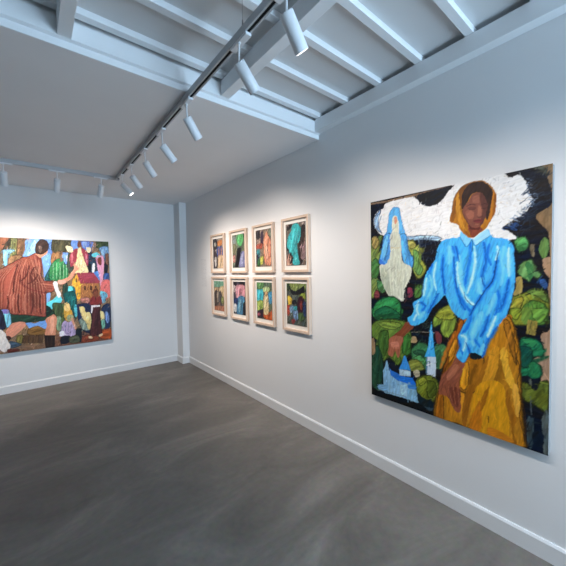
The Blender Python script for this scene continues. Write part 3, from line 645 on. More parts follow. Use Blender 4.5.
('s',(20,114,220),[507,811,473,740,439,679],0.1,0,36),
('s',(20,114,220),[427,725,403,688,415,662],0.1,0,26),
('s',(20,114,220),[603,1045,614,892,645,763,671,722],0.1,0,36),
('s',(20,114,220),[592,1112,603,1067],0.1,0,26),
('s',(20,114,220),[354,726,391,746,427,725],0.1,0,36),
('s',(20,114,220),[687,1147,697,1062,673,915,664,829],0.1,0,26),
('s',(20,114,220),[766,1120,776,1017,758,915,777,854],0.1,0,36),
('s',(20,114,220),[793,1108,784,1048,802,986],0.1,0,26),
('s',(20,114,220),[841,1075,828,996,812,906,768,833,722,747,694,692],0.1,0,36),
('s',(20,114,220),[838,846,843,777,822,702],0.1,0,26),
('s',(20,114,220),[888,906,872,808,847,727],0.1,0,36),
('s',(20,114,220),[634,806,674,744,703,704],0.1,0,26),
('s',(20,114,220),[612,1110,633,1012],0.1,0,36),
('s',(20,114,220),[703,699,684,622,645,563],0.1,0,26),
('s',(20,114,220),[795,708,778,634,751,568],0.1,0,36),
('s',(20,114,220),[675,546,723,543,751,506],0.1,0,26),
('s',(20,114,220),[675,524,695,464],0.1,0,36),
('s',(20,114,220),[635,529,655,445],0.1,0,26),
('s',(20,114,220),[839,642,787,543,765,456],0.1,0,36),
('s',(120,214,252),[432,913,421,842,409,789],0.1,0,50),
('s',(120,214,252),[450,936,467,855,433,772],0.1,0,32),
('s',(120,214,252),[495,1016,479,925,496,833],0.1,0,32),
('s',(120,214,252),[571,1113,582,1057,572,1003],0.1,0,50),
('s',(120,214,252),[623,1012,629,903,664,807,684,766],0.1,0,32),
('s',(120,214,252),[649,958,644,893,674,819],0.1,0,32),
('s',(120,214,252),[379,757,366,696,379,658],0.1,0,50),
('s',(120,214,252),[633,1055,638,958,623,860],0.1,0,32),
('s',(120,214,252),[715,1103,721,1009,702,894,678,819],0.1,0,32),
('s',(120,214,252),[758,915,740,853,754,822],0.1,0,50),
('s',(120,214,252),[832,1095,837,1055,824,1016],0.1,0,32),
('s',(120,214,252),[866,1093,855,1024,863,955,851,876],0.1,0,32),
('s',(120,214,252),[886,1081,885,1004,888,926],0.1,0,50),
('s',(120,214,252),[825,826,804,754,786,698],0.1,0,32),
('s',(120,214,252),[674,803,698,767,717,758],0.1,0,32),
('s',(120,214,252),[759,715,732,639,704,572],0.1,0,50),
('s',(120,214,252),[830,701,805,627,787,574],0.1,0,32),
('s',(120,214,252),[732,660,709,562,714,510],0.1,0,32),
('s',(120,214,252),[645,563,675,546,660,468],0.1,0,50),
('s',(120,214,252),[769,530,761,487,752,459],0.1,0,32),
('s',(120,214,252),[366,667,341,616],0.1,0,32),
('s',(120,214,252),[415,683,379,638],0.1,0,50),
('s',(190,238,253),[432,913,421,842,409,789],0.1,0,18),
('s',(190,238,253),[495,1016,479,925,496,833],0.1,0,18),
('s',(190,238,253),[623,1012,629,903,664,807,684,766],0.1,0,18),
('s',(190,238,253),[379,757,366,696,379,658],0.1,0,18),
('s',(190,238,253),[715,1103,721,1009,702,894,678,819],0.1,0,18),
('s',(190,238,253),[832,1095,837,1055,824,1016],0.1,0,18),
('s',(190,238,253),[886,1081,885,1004,888,926],0.1,0,18),
('s',(190,238,253),[674,803,698,767,717,758],0.1,0,18),
('s',(190,238,253),[830,701,805,627,787,574],0.1,0,18),
('s',(190,238,253),[645,563,675,546,660,468],0.1,0,18),
('s',(190,238,253),[366,667,341,616],0.1,0,18),
('s',(22,84,170),[539,1059,534,959,551,813],0.1,0,9),
('s',(22,84,170),[507,811,473,740,439,679],0.1,0,9),
('s',(22,84,170),[603,1045,614,892,645,763,671,722],0.1,0,9),
('s',(22,84,170),[354,726,391,746,427,725],0.1,0,9),
('s',(22,84,170),[766,1120,776,1017,758,915,777,854],0.1,0,9),
('s',(22,84,170),[841,1075,828,996,812,906,768,833,722,747,694,692],0.1,0,9),
('s',(22,84,170),[888,906,872,808,847,727],0.1,0,9),
('s',(22,84,170),[612,1110,633,1012],0.1,0,9),
('s',(22,84,170),[795,708,778,634,751,568],0.1,0,9),
('s',(22,84,170),[675,524,695,464],0.1,0,9),
('s',(22,84,170),[839,642,787,543,765,456],0.1,0,9),
('l',(20,60,120),[841,1075,828,996,812,906,768,833,722,747,694,689],0.1,0,5),
('l',(20,60,120),[664,829,669,792,708,752,722,753],0.1,0,4),
('l',(24,70,130),[501,1093,484,1028,426,936,409,854,398,788,339,743,344,695],0.1,0,3),
('l',(24,60,110),[882,1125,907,1090,913,1032,917,907,906,810,882,720],0.1,0,3),
('l',(24,70,130),[614,685,655,660,676,664,635,573,629,533,639,497,620,425,666,396,697,464,733,452,768,452,796,555],0.1,0,3),
('p',(16,30,40),[695,458,723,469,761,453,742,431,705,428],0.2,10,3),
('q',(120,200,246),[640,1197,656,1189,703,1144,676,1102,648,1143,636,1173],0.06,60,0),
('q',(158,218,248),[708,1142,757,1182,783,1196,798,1158,766,1137,722,1105],0.06,30,0),
('l',(20,70,120),[703,1144,707,1108,703,1067],0.1,0,4),
('l',(30,90,150),[708,1140,722,1105,766,1137,798,1158],0.1,0,3),
('l',(30,90,150),[636,1173,648,1143,676,1102,703,1142],0.1,0,3),
('m',(0,0,0),[0,0],0.1,75,(1600,26,4,6,9,0.35)),
('p',(168,108,30),[749,1477,793,1444,820,1397,825,1359,821,1285,803,1244,783,1211,758,1185,701,1150,659,1178,638,1206,622,1239,580,1263,576,1283,593,1349,600,1403,637,1456,685,1478],0.14,75,3),
('p',(196,134,40),[616,1406,637,1432,637,1342,652,1250,676,1188,652,1206,624,1269,615,1346],0.1,80,3),
('p',(140,84,24),[595,1357,612,1399,613,1323,602,1264,582,1271,584,1297],0.12,80,3),
('p',(120,72,24),[637,1454,685,1475,671,1447,652,1399,644,1326,637,1357,630,1418],0.12,75,3),
('p',(184,116,32),[801,1393,816,1383,816,1313,804,1259,783,1227,792,1282,801,1330],0.1,88,3),
('p',(130,76,22),[816,1390,824,1360,818,1285,804,1252,812,1314],0.1,88,3),
('p',(140,80,26),[659,1212,700,1164,739,1182,706,1152,673,1174],0.12,30,3),
('p',(48,31,28),[695,1473,749,1472,788,1441,808,1398,802,1336,795,1292,780,1247,767,1293,767,1357,738,1408,698,1405,673,1358,648,1331,649,1415,670,1455],0.2,70,3),
('p',(122,72,60),[680,1366,705,1407,749,1407,771,1369,782,1333,775,1284,767,1243,747,1211,719,1208,683,1232,658,1285,650,1324],0.08,80,3),
('p',(92,54,48),[749,1405,771,1369,784,1329,775,1284,765,1243,745,1210,751,1259,757,1308,746,1353],0.08,80,3),
('p',(150,92,74),[669,1315,706,1309,716,1279,699,1259,676,1277],0.06,20,3),
('p',(144,90,74),[705,1389,738,1394,741,1354,713,1355],0.06,10,3),
('p',(150,94,74),[735,1333,746,1332,754,1284,746,1273,732,1278],0.06,80,3),
('p',(130,62,46),[680,1232,714,1211,747,1211,759,1194,733,1168,703,1152,689,1187],0.1,80,3),
('p',(84,40,34),[683,1230,714,1209,747,1210,739,1196,699,1203],0.1,20,3),
('l',(58,32,30),[672,1342,695,1349,722,1341],0.1,0,4),
('l',(60,34,32),[750,1337,767,1341,781,1333],0.1,0,4),
('l',(50,28,28),[684,1324,702,1316,720,1320],0.1,0,3.5),
('l',(50,28,28),[752,1318,767,1311,779,1316],0.1,0,3),
('p',(104,60,52),[682,1336,719,1333,722,1320,685,1324],0.05,0,3),
('l',(70,38,34),[727,1273,742,1265,759,1271],0.1,0,3.5),
('p',(112,48,50),[709,1252,735,1257,758,1250,753,1239,732,1237,714,1245],0.06,0,3),
('l',(62,28,30),[708,1252,733,1249,759,1248],0.1,0,2.2),
('l',(160,100,82),[719,1230,739,1226],0.1,0,4),
('l',(40,26,24),[650,1324,658,1285,683,1232,700,1186],0.1,0,2.5),
('l',(60,36,16),[576,1283,593,1349,600,1403,637,1456,685,1478,749,1475],0.1,0,2),
]),
'pilgrim': (1538, 1510, [
('q',(128,104,80),[-469,1669,1688,1690,1647,-313,-557,-207],0.3,60,0),
('p',(120,150,90),[-396,1536,-61,1519,-96,1090,-262,849,-425,915],0.3,80,3),
('s',(49,61,38),[-396,1536,-61,1519,-96,1090,-262,849,-425,915,-396,1536],0.1,0,16),
('s',(152,189,115),[-341,989,-320,1194,-270,1395],0.1,0,94),
('s',(86,108,64),[-226,969,-205,1174,-155,1375],0.1,0,94),
('p',(140,190,225),[-63,1458,118,1467,119,1026,-66,966],0.2,80,3),
('s',(57,76,89),[-63,1458,118,1467,119,1026,-66,966,-63,1458],0.1,0,16),
('s',(176,237,255),[-28,1086,-9,1236,24,1382],0.1,0,48),
('s',(100,136,162),[30,1076,49,1225,82,1372],0.1,0,48),
('p',(60,90,60),[-459,857,-174,907,-164,99,-492,144],0.3,80,3),
('s',(26,38,26),[-459,857,-174,907,-164,99,-492,144,-459,857],0.1,0,16),
('s',(79,115,79),[-416,272,-387,513,-332,750],0.1,0,85),
('s',(43,64,43),[-313,254,-283,495,-228,731],0.1,0,85),
('p',(90,130,190),[-192,477,88,709,269,436,254,40,-120,92],0.3,80,3),
('s',(38,53,76),[-192,477,88,709,269,436,254,40,-120,92,-192,477],0.1,0,16),
('s',(115,164,237),[-48,166,-31,367,22,561],0.1,0,119),
('s',(64,93,136),[98,140,114,341,167,536],0.1,0,119),
('q',(118,92,74),[-541,127,257,106,1653,1,1650,-156,247,-160,-557,-207],0.25,0,0),
('q',(150,95,70),[92,1522,309,1519,399,1509,372,1374,303,1349,85,1350],0.2,80,0),
('p',(112,116,72),[399,1501,480,1495,461,1286,367,1232,407,1390],0.2,80,3),
('s',(46,48,31),[399,1501,480,1495,461,1286,367,1232,407,1390,399,1501],0.1,0,13),
('s',(142,147,93),[391,1304,401,1385,419,1463],0.1,0,29),
('s',(80,83,51),[427,1298,436,1378,455,1457],0.1,0,29),
('p',(60,52,40),[393,1494,410,1494,395,1374,348,1336,326,1350],0.2,80,3),
('s',(26,23,19),[393,1494,410,1494,395,1374,348,1336,326,1350,393,1494],0.1,0,11),
('s',(79,69,54),[353,1365,358,1413,369,1459],0.1,0,21),
('s',(43,37,28),[379,1361,384,1408,396,1454],0.1,0,21),
('p',(120,88,60),[480,1490,574,1490,537,1280,459,1244,461,1286],0.25,80,3),
('s',(49,37,26),[480,1490,574,1490,537,1280,459,1244,461,1286,480,1490],0.1,0,13),
('s',(152,113,79),[471,1289,480,1362,497,1434],0.1,0,29),
('s',(86,63,43),[508,1282,516,1356,533,1427],0.1,0,29),
('p',(140,200,235),[327,1340,371,1359,449,1346,382,1284,371,1157,334,1146,331,1254],0.15,80,3),
('s',(57,80,93),[327,1340,371,1359,449,1346,382,1284,371,1157,334,1146,331,1254,327,1340],0.1,0,13),
('s',(176,250,255),[336,1210,342,1274,358,1336],0.1,0,31),
('s',(100,144,169),[375,1203,381,1267,397,1329],0.1,0,31),
('p',(150,112,80),[378,1239,449,1286,519,1265,410,1172,370,1134],0.2,80,3),
('s',(61,46,34),[378,1239,449,1286,519,1265,410,1172,370,1134,378,1239],0.1,0,15),
('s',(189,142,103),[394,1178,396,1224,410,1268],0.1,0,38),
('s',(108,80,57),[441,1170,443,1216,457,1260],0.1,0,38),
('p',(116,162,226),[582,1503,854,1516,844,1326,827,1199,769,977,740,938,724,1214,689,1291,531,1265,552,1364],0.1,80,3),
('p',(150,190,236),[659,1506,696,1508,653,1306,567,1288],0.1,80,3),
('p',(90,130,200),[788,1450,839,1468,828,1294,784,1324],0.1,80,3),
('l',(50,60,70),[586,1497,565,1380,519,1265],0.1,0,3),
('l',(50,70,80),[847,1500,844,1326,824,1183,760,962],0.1,0,3),
('p',(62,66,44),[847,1512,940,1517,985,1330,844,1329],0.2,80,3),
('s',(27,29,20),[847,1512,940,1517,985,1330,844,1329,847,1512],0.1,0,14),
('s',(81,86,59),[872,1370,876,1427,892,1481],0.1,0,36),
('s',(44,47,31),[916,1363,921,1419,936,1474],0.1,0,36),
('p',(150,108,72),[841,1326,939,1336,936,1216,824,1175],0.2,80,3),
('s',(61,45,31),[841,1326,939,1336,936,1216,824,1175,841,1326],0.1,0,13),
('s',(189,137,93),[858,1219,862,1267,875,1314],0.1,0,29),
('s',(108,77,51),[895,1212,899,1261,912,1308],0.1,0,29),
('p',(74,70,46),[871,1507,1068,1507,1054,1380,1004,1354,865,1330],0.2,80,3),
('s',(32,30,21),[871,1507,1068,1507,1054,1380,1004,1354,865,1330,871,1507],0.1,0,16),
('s',(96,91,62),[934,1361,938,1422,955,1480],0.1,0,46),
('s',(53,50,33),[990,1351,993,1412,1011,1471],0.1,0,46),
('p',(150,110,70),[878,1330,944,1336,954,1232,874,1196],0.2,80,3),
('s',(61,45,30),[878,1330,944,1336,954,1232,874,1196,878,1330],0.1,0,11),
('s',(189,140,91),[893,1234,897,1276,907,1317],0.1,0,20),
('s',(108,79,50),[918,1230,922,1272,932,1313],0.1,0,20),
('p',(30,80,80),[742,978,823,1135,817,944,766,938],0.2,80,3),
('s',(15,34,34),[742,978,823,1135,817,944,766,938,742,978],0.1,0,11),
('s',(42,103,103),[764,943,771,1002,784,1059],0.1,0,21),
('s',(21,57,57),[790,938,797,997,810,1055],0.1,0,21),
('p',(52,134,78),[807,1120,864,1215,932,1245,995,1201,1020,1136,1008,957,947,934,804,953],0.15,80,3),
('s',(23,54,33),[807,1120,864,1215,932,1245,995,1201,1020,1136,1008,957,947,934,804,953,807,1120],0.1,0,16),
('s',(69,169,101),[872,1009,880,1103,904,1193],0.1,0,56),
('s',(37,96,56),[940,997,948,1091,972,1181],0.1,0,56),
('l',(30,84,58),[833,1175,832,1064,826,957],0.1,0,4),
('l',(202,232,196),[844,1191,843,1072,837,957],0.1,0,4.5),
('l',(30,84,58),[872,1175,871,1064,865,956],0.1,0,4),
('l',(202,232,196),[883,1192,882,1072,875,956],0.1,0,4.5),
('l',(30,84,58),[911,1176,910,1063,904,956],0.1,0,4),
('l',(202,232,196),[922,1192,921,1071,915,955],0.1,0,4.5),
('l',(30,84,58),[950,1176,949,1063,944,955],0.1,0,4),
('l',(202,232,196),[961,1192,960,1071,954,955],0.1,0,4.5),
('l',(30,84,58),[986,1176,985,1063,980,954],0.1,0,4),
('l',(202,232,196),[997,1193,996,1071,990,954],0.1,0,4.5),
('p',(112,152,228),[945,1309,1026,1327,1043,1169,981,1176],0.15,80,3),
('s',(46,61,90),[945,1309,1026,1327,1043,1169,981,1176,945,1309],0.1,0,12),
('s',(142,191,255),[975,1201,979,1249,992,1295],0.1,0,25),
('s',(80,109,164),[1006,1196,1010,1243,1022,1289],0.1,0,25),
('p',(225,225,240),[1002,1282,1029,1290,1039,1193,1006,1193],0.1,80,3),
('p',(60,70,60),[1026,1337,1052,1315,1044,1136,1085,1136,1042,1038,1004,1136],0.2,80,3),
('s',(26,30,26),[1026,1337,1052,1315,1044,1136,1085,1136,1042,1038,1004,1136,1026,1337],0.1,0,11),
('s',(79,91,79),[1014,1097,1026,1186,1045,1274],0.1,0,21),
('s',(43,50,43),[1039,1092,1052,1181,1071,1269],0.1,0,21),
('p',(110,150,222),[1066,1503,1147,1504,1141,1391,1078,1381],0.12,80,3),
('p',(104,132,210),[1180,1502,1344,1498,1331,1422,1303,1351,1203,1401],0.15,80,3),
('s',(43,54,83),[1180,1502,1344,1498,1331,1422,1303,1351,1203,1401,1180,1502],0.1,0,15),
('s',(132,167,255),[1240,1391,1242,1440,1257,1487],0.1,0,39),
('s',(74,95,151),[1287,1382,1290,1432,1305,1479],0.1,0,39),
('p',(140,170,225),[1205,1492,1254,1489,1245,1427,1210,1426],0.1,80,3),
('p',(60,74,46),[1354,1506,1538,1518,1535,1343,1489,1325,1432,1392,1374,1423],0.2,80,3),
('s',(26,32,21),[1354,1506,1538,1518,1535,1343,1489,1325,1432,1392,1374,1423,1354,1506],0.1,0,16),
('s',(79,96,62),[1415,1366,1417,1424,1435,1480],0.1,0,47),
('s',(43,53,33),[1473,1356,1475,1414,1493,1470],0.1,0,47),
('p',(150,120,100),[1340,1497,1375,1482,1359,1389,1321,1338,1307,1354],0.2,80,3),
('s',(61,49,42),[1340,1497,1375,1482,1359,1389,1321,1338,1307,1354,1340,1497],0.1,0,10),
('s',(189,152,128),[1321,1367,1327,1414,1338,1461],0.1,0,17),
('s',(108,86,72),[1343,1363,1348,1411,1359,1457],0.1,0,17),
('p',(30,40,70),[1264,1337,1314,1338,1319,1237,1281,1153,1254,1203],0.2,80,3),
('s',(15,19,30),[1264,1337,1314,1338,1319,1237,1281,1153,1254,1203,1264,1337],0.1,0,10),
('s',(42,54,91),[1267,1201,1274,1256,1286,1310],0.1,0,16),
('s',(21,28,50),[1287,1197,1294,1252,1306,1306],0.1,0,16),
('p',(104,205,222),[1317,1321,1379,1343,1418,1315,1407,1279,1324,1278],0.1,80,3),
('p',(112,152,200),[1415,1416,1533,1429,1528,1202,1487,1205,1466,1274,1430,1341],0.2,80,3),
('s',(46,61,80),[1415,1416,1533,1429,1528,1202,1487,1205,1466,1274,1430,1341,1415,1416],0.1,0,13),
('s',(142,191,250),[1446,1247,1453,1315,1470,1382],0.1,0,30),
('s',(80,109,144),[1483,1241,1490,1309,1507,1375],0.1,0,30),
('p',(150,190,220),[1439,1392,1468,1393,1466,1299,1437,1324],0.15,80,3),
('p',(40,60,80),[1283,1237,1377,1238,1363,967,1278,1036],0.2,80,3),
('s',(19,26,34),[1283,1237,1377,1238,1363,967,1278,1036,1283,1237],0.1,0,12),
('s',(54,79,103),[1296,1042,1306,1123,1324,1202],0.1,0,25),
('s',(28,43,57),[1327,1037,1337,1117,1355,1197],0.1,0,25),
('p',(232,236,240),[1319,1174,1347,1167,1336,1049,1307,1061],0.08,80,3),
('p',(82,132,205),[1321,1035,1391,1060,1403,924,1348,959],0.12,80,3),
('p',(20,20,30),[1247,1153,1298,1170,1287,1042,1243,1060],0.15,80,3),
('p',(24,24,34),[1471,1175,1519,1178,1506,1013,1468,1031],0.15,80,3),
('p',(120,80,60),[1489,1325,1534,1326,1531,1171,1493,1180],0.2,80,3),
('s',(49,34,26),[1489,1325,1534,1326,1531,1171,1493,1180,1489,1325],0.1,0,9),
('s',(152,103,79),[1497,1206,1503,1252,1513,1298],0.1,0,11),
('s',(86,57,43),[1511,1203,1517,1250,1527,1295],0.1,0,11),
('p',(224,158,186),[1373,1280,1422,1298,1464,1277,1467,1137,1448,966,1442,828,1407,846,1404,966,1378,1120],0.1,80,3),
('p',(118,58,50),[1384,1255,1436,1270,1429,1154,1391,1174],0.12,80,3),
('p',(60,90,150),[1460,1017,1525,1025,1525,895,1457,914],0.2,80,3),
('s',(26,38,61),[1460,1017,1525,1025,1525,895,1457,914,1460,1017],0.1,0,10),
('s',(79,115,189),[1474,926,1478,965,1488,1003],0.1,0,17),
('s',(43,64,108),[1496,922,1500,961,1509,999],0.1,0,17),
('p',(226,116,112),[1427,897,1537,912,1538,668,1415,674],0.12,80,3),
('p',(110,200,220),[1409,761,1491,723,1489,653,1414,657],0.12,80,3),
('p',(152,58,70),[1050,1323,1099,1381,1141,1386,1118,1235,1058,1128,1038,1198],0.14,80,3),
('p',(200,110,120),[1056,1307,1077,1324,1073,1201,1053,1185],0.1,80,3),
('p',(154,60,76),[1181,1387,1225,1385,1265,1303,1258,1145,1228,1186,1213,1269],0.14,80,3),
('p',(205,120,140),[1231,1319,1253,1286,1250,1186,1233,1220],0.1,80,3),
('p',(236,214,166),[1148,1412,1175,1413,1202,1269,1233,1170,1255,1039,1093,1041,1096,1136,1118,1218,1134,1333],0.1,80,3),
('l',(205,180,120),[1151,1334,1124,1062],0.1,0,2.5),
('l',(205,180,120),[1157,1334,1152,1062],0.1,0,2.5),
('l',(205,180,120),[1163,1334,1183,1062],0.1,0,2.5),
('l',(205,180,120),[1168,1334,1208,1061],0.1,0,2.5),
('p',(228,216,176),[996,1423,1036,1425,1074,1410,1083,1345,1026,1343],0.1,80,3),
('p',(228,216,176),[1245,1416,1304,1404,1288,1341,1252,1350],0.1,80,3),
('p',(104,60,42),[1142,1481,1160,1501,1180,1479,1181,1433,1157,1406,1138,1428],0.1,80,3),
('p',(120,90,70),[930,1328,957,1345,953,1216,927,1216],0.2,80,3),
('q',(226,170,60),[1055,923,1116,1024,1158,887,1152,654,1053,659],0.1,80,0),
('q',(152,60,76),[1113,1041,1324,1042,1403,915,1393,878,1156,884],0.12,10,0),
('l',(190,100,110),[1137,1004,1335,1010],0.1,0,3),
('l',(110,36,50),[1156,884,1393,878],0.1,0,3),
('q',(168,112,66),[1156,884,1393,878,1390,641,1149,654],0.12,80,0),
('q',(70,40,30),[1197,845,1222,844,1220,782,1195,783],0.05,80,0),
('q',(70,40,30),[1275,842,1300,841,1299,779,1273,780],0.05,80,0),
('q',(70,40,30),[1335,840,1361,839,1360,776,1334,777],0.05,80,0),
('q',(100,60,30),[1094,955,1115,963,1115,905,1095,906],0.05,80,0),
('p',(96,50,36),[1307,765,1344,806,1380,779,1374,693,1320,679],0.1,80,3),
('p',(22,100,112),[965,803,1077,837,1075,658,959,664],0.2,80,3),
('s',(12,42,46),[965,803,1077,837,1075,658,959,664,965,803],0.1,0,13),
('s',(32,128,142),[991,691,996,745,1010,797],0.1,0,30),
('s',(15,72,80),[1028,684,1033,738,1047,790],0.1,0,30),
('p',(100,215,228),[989,835,1043,849,1055,791,1007,777],0.12,80,3),
('p',(40,60,50),[943,861,997,892,992,712,939,714],0.2,80,3),
('s',(19,26,23),[943,861,997,892,992,712,939,714,943,861],0.1,0,9),
('s',(54,79,67),[949,743,956,797,968,850],0.1,0,15),
('s',(28,43,36),[968,740,975,794,986,846],0.1,0,15),
('p',(218,152,126),[925,934,1013,986,1056,1054,1084,1103,1083,1161,1094,1177,1113,1136,1127,1172,1134,1161,1126,1116,1148,1128,1133,1087,1099,1046,1045,953,947,900],0.1,40,3),
('q',(112,78,62),[817,174,1555,178,1548,-133,810,-80],0.25,5,0),
('p',(78,98,58),[779,623,951,593,951,448,926,285,833,246,772,382],0.2,80,3),
('s',(33,41,26),[779,623,951,593,951,448,926,285,833,246,772,382,779,623],0.1,0,16),
('s',(101,125,76),[821,323,833,436,860,546],0.1,0,46),
('s',(56,70,41),[877,313,890,426,917,536],0.1,0,46),
('p',(150,100,70),[837,408,883,404,872,241,832,221],0.2,80,3),
('s',(61,42,30),[837,408,883,404,872,241,832,221,837,408],0.1,0,9),
('s',(189,128,91),[838,265,846,320,858,375],0.1,0,13),
('s',(108,72,50),[854,262,862,317,874,372],0.1,0,13),
('p',(20,85,86),[956,751,1091,745,1086,370,1034,508,965,611],0.2,80,3),
('s',(11,36,36),[956,751,1091,745,1086,370,1034,508,965,611,956,751],0.1,0,14),
('s',(30,109,110),[985,488,1000,602,1025,713],0.1,0,35),
('s',(14,61,61),[1028,481,1042,594,1068,706],0.1,0,35),
('p',(30,110,110),[1018,674,1080,704,1078,471,1042,574],0.15,80,3),
('s',(15,45,45),[1018,674,1080,704,1078,471,1042,574,1018,674],0.1,0,10),
('s',(42,140,140),[1033,539,1042,608,1057,676],0.1,0,16),
('s',(21,79,79),[1052,535,1062,604,1076,673],0.1,0,16),
('p',(28,38,70),[1094,562,1181,590,1274,579,1274,173,1157,198,1106,394],0.2,80,3),
('s',(14,18,30),[1094,562,1181,590,1274,579,1274,173,1157,198,1106,394,1094,562],0.1,0,16),
('s',(40,52,91),[1131,298,1146,422,1174,544],0.1,0,46),
('s',(20,27,50),[1188,288,1202,412,1231,534],0.1,0,46),
('p',(90,190,205),[1069,555,1097,570,1100,419,1072,413],0.12,80,3),
('p',(130,150,140),[1133,366,1259,269,1257,184,1150,212],0.2,80,3),
('s',(53,61,57),[1133,366,1259,269,1257,184,1150,212,1133,366],0.1,0,14),
('s',(164,189,176),[1170,207,1175,262,1189,315],0.1,0,32),
('s',(93,108,100),[1210,200,1215,255,1229,308],0.1,0,32),
('p',(228,208,142),[1131,526,1155,546,1191,530,1209,458,1263,440,1268,277,1216,299,1189,336,1157,394],0.12,80,3),
('p',(215,190,120),[1196,335,1260,312,1257,201,1228,204,1216,274],0.12,80,3),
('p',(34,50,86),[1411,498,1525,546,1517,209,1434,196],0.2,80,3),
('s',(16,23,36),[1411,498,1525,546,1517,209,1434,196,1411,498],0.1,0,13),
('s',(47,67,110),[1436,262,1449,366,1472,469],0.1,0,29),
('s',(24,36,61),[1471,256,1485,360,1508,462],0.1,0,29),
('p',(120,150,205),[1454,425,1492,431,1511,298,1473,266],0.15,80,3),
('s',(49,61,81),[1454,425,1492,431,1511,298,1473,266,1454,425],0.1,0,9),
('s',(152,189,255),[1465,308,1471,357,1482,405],0.1,0,14),
('s',(86,108,147),[1483,305,1489,354,1500,402],0.1,0,14),
('p',(228,214,152),[1392,447,1439,430,1443,330,1394,305],0.1,80,3),
('p',(110,170,150),[1399,308,1444,321,1449,198,1396,195],0.15,80,3),
('s',(45,68,61),[1399,308,1444,321,1449,198,1396,195,1399,308],0.1,0,9),
('s',(140,213,189),[1407,220,1412,257,1420,294],0.1,0,13),
('s',(79,122,108),[1424,217,1428,254,1437,291],0.1,0,13),
('p',(168,76,36),[1395,148,1527,169,1527,27,1385,39],0.15,5,3),
('s',(67,32,17),[1395,148,1527,169,1527,27,1385,39,1395,148],0.1,0,15),
('s',(210,98,49),[1414,115,1456,124,1499,122],0.1,0,36),
('s',(120,54,25),[1418,69,1460,79,1503,77],0.1,0,36),
('p',(130,60,40),[1133,95,1255,115,1370,49,1310,5,1138,18],0.2,5,3),
('s',(53,26,19),[1133,95,1255,115,1370,49,1310,5,1138,18,1133,95],0.1,0,13),
('s',(164,79,54),[1169,68,1239,78,1310,80],0.1,0,28),
('s',(93,43,28),[1172,33,1242,43,1314,45],0.1,0,28),
('p',(110,170,205),[1408,706,1483,719,1457,582,1420,584],0.15,80,3),
('s',(45,68,81),[1408,706,1483,719,1457,582,1420,584,1408,706],0.1,0,10),
('s',(140,213,255),[1423,609,1427,650,1437,690],0.1,0,19),
('s',(79,122,147),[1447,605,1451,646,1461,686],0.1,0,19),
('p',(180,120,110),[1148,667,1254,670,1253,594,1161,608],0.15,5,3),
('s',(72,49,45),[1148,667,1254,670,1253,594,1161,608,1148,667],0.1,0,11),
('s',(225,152,140),[1171,644,1203,650,1235,650],0.1,0,19),
('s',(129,86,79),[1173,620,1205,626,1237,625],0.1,0,19),
('p',(128,46,46),[1265,619,1291,677,1335,706,1386,693,1417,650,1415,558,1353,543,1277,555],0.12,80,3),
('p',(72,34,36),[1275,555,1338,544,1400,559,1388,413,1404,98,1327,98,1251,95,1278,336],0.15,80,3),
('s',(31,16,17),[1275,555,1338,544,1400,559,1388,413,1404,98,1327,98,1251,95,1278,336,1275,555],0.1,0,15),
('s',(93,47,49),[1284,204,1302,343,1333,479],0.1,0,39),
('s',(51,24,25),[1333,196,1351,334,1381,470],0.1,0,39),
('l',(45,20,24),[1301,523,1290,318,1280,121],0.1,0,3),
('l',(45,20,24),[1337,520,1327,315,1316,117],0.1,0,3),
('l',(45,20,24),[1370,518,1359,312,1348,113],0.1,0,3),
('q',(225,222,225),[1280,552,1394,548,1393,523,1303,523,1289,435,1274,439],0.05,80,0),
('p',(222,190,150),[1231,92,1271,87,1277,57,1236,62],0.05,80,3),
('p',(222,190,150),[1364,94,1405,112,1413,88,1378,66],0.05,80,3),
('p',(120,66,46),[1314,730,1346,767,1378,736,1373,668,1326,662],0.1,80,3),
('l',(110,50,50),[1087,696,1170,696,1269,681],0.1,0,5),
('p',(168,152,190),[931,348,995,332,1050,353,1075,149,890,151],0.14,80,3),
('l',(60,70,100),[965,331,944,159],0.1,0,4.5),
('l',(60,70,100),[999,328,978,155],0.1,0,4.5),
('l',(60,70,100),[1030,325,1009,152],0.1,0,4.5),
('p',(204,158,64),[949,527,1030,508,1039,371,961,371],0.14,80,3),
('p',(150,160,120),[984,429,1041,432,1045,357,982,354],0.12,80,3),
('p',(226,196,128),[951,593,978,614,1005,602,1022,522,986,491,951,514],0.1,80,3),
('p',(210,150,120),[1023,376,1048,374,1081,236,1071,212],0.08,80,3),
('p',(24,24,34),[903,136,1005,130,989,37,892,33],0.15,5,3),
('p',(26,32,38),[1076,212,1146,213,1138,26,1083,50],0.15,80,3),
('p',(80,84,64),[1002,119,1099,125,1117,29,1000,36],0.2,5,3),
('s',(34,35,28),[1002,119,1099,125,1117,29,1000,36,1002,119],0.1,0,12),
('s',(103,108,84),[1018,89,1053,96,1088,96],0.1,0,24),
('s',(57,60,46),[1021,59,1056,66,1091,65],0.1,0,24),
('p',(225,225,235),[884,207,937,210,938,152,887,144],0.06,80,3),
('m',(0,0,0),[0,0],0.3,75,(2600,34,7,22,5,0.9)),
('p',(102,218,234),[749,624,821,668,888,733,926,679,914,628,807,537,777,559],0.12,40,3),
('p',(130,170,225),[750,752,799,766,789,670,750,640],0.12,80,3),
('p',(66,84,54),[817,612,917,601,912,410,841,457],0.2,80,3),
('s',(29,35,24),[817,612,917,601,912,410,841,457,817,612],0.1,0,12),
('s',(86,108,71),[845,463,852,523,867,582],0.1,0,26),
('s',(47,60,38),[877,458,884,518,898,577],0.1,0,26),
('p',(120,150,120),[852,407,908,419,903,238,854,243],0.25,80,3),
('s',(49,61,49),[852,407,908,419,903,238,854,243,852,407],0.1,0,9),
('s',(152,189,152),[861,275,868,329,880,382],0.1,0,14),
('s',(86,108,86),[879,272,886,326,898,379],0.1,0,14),
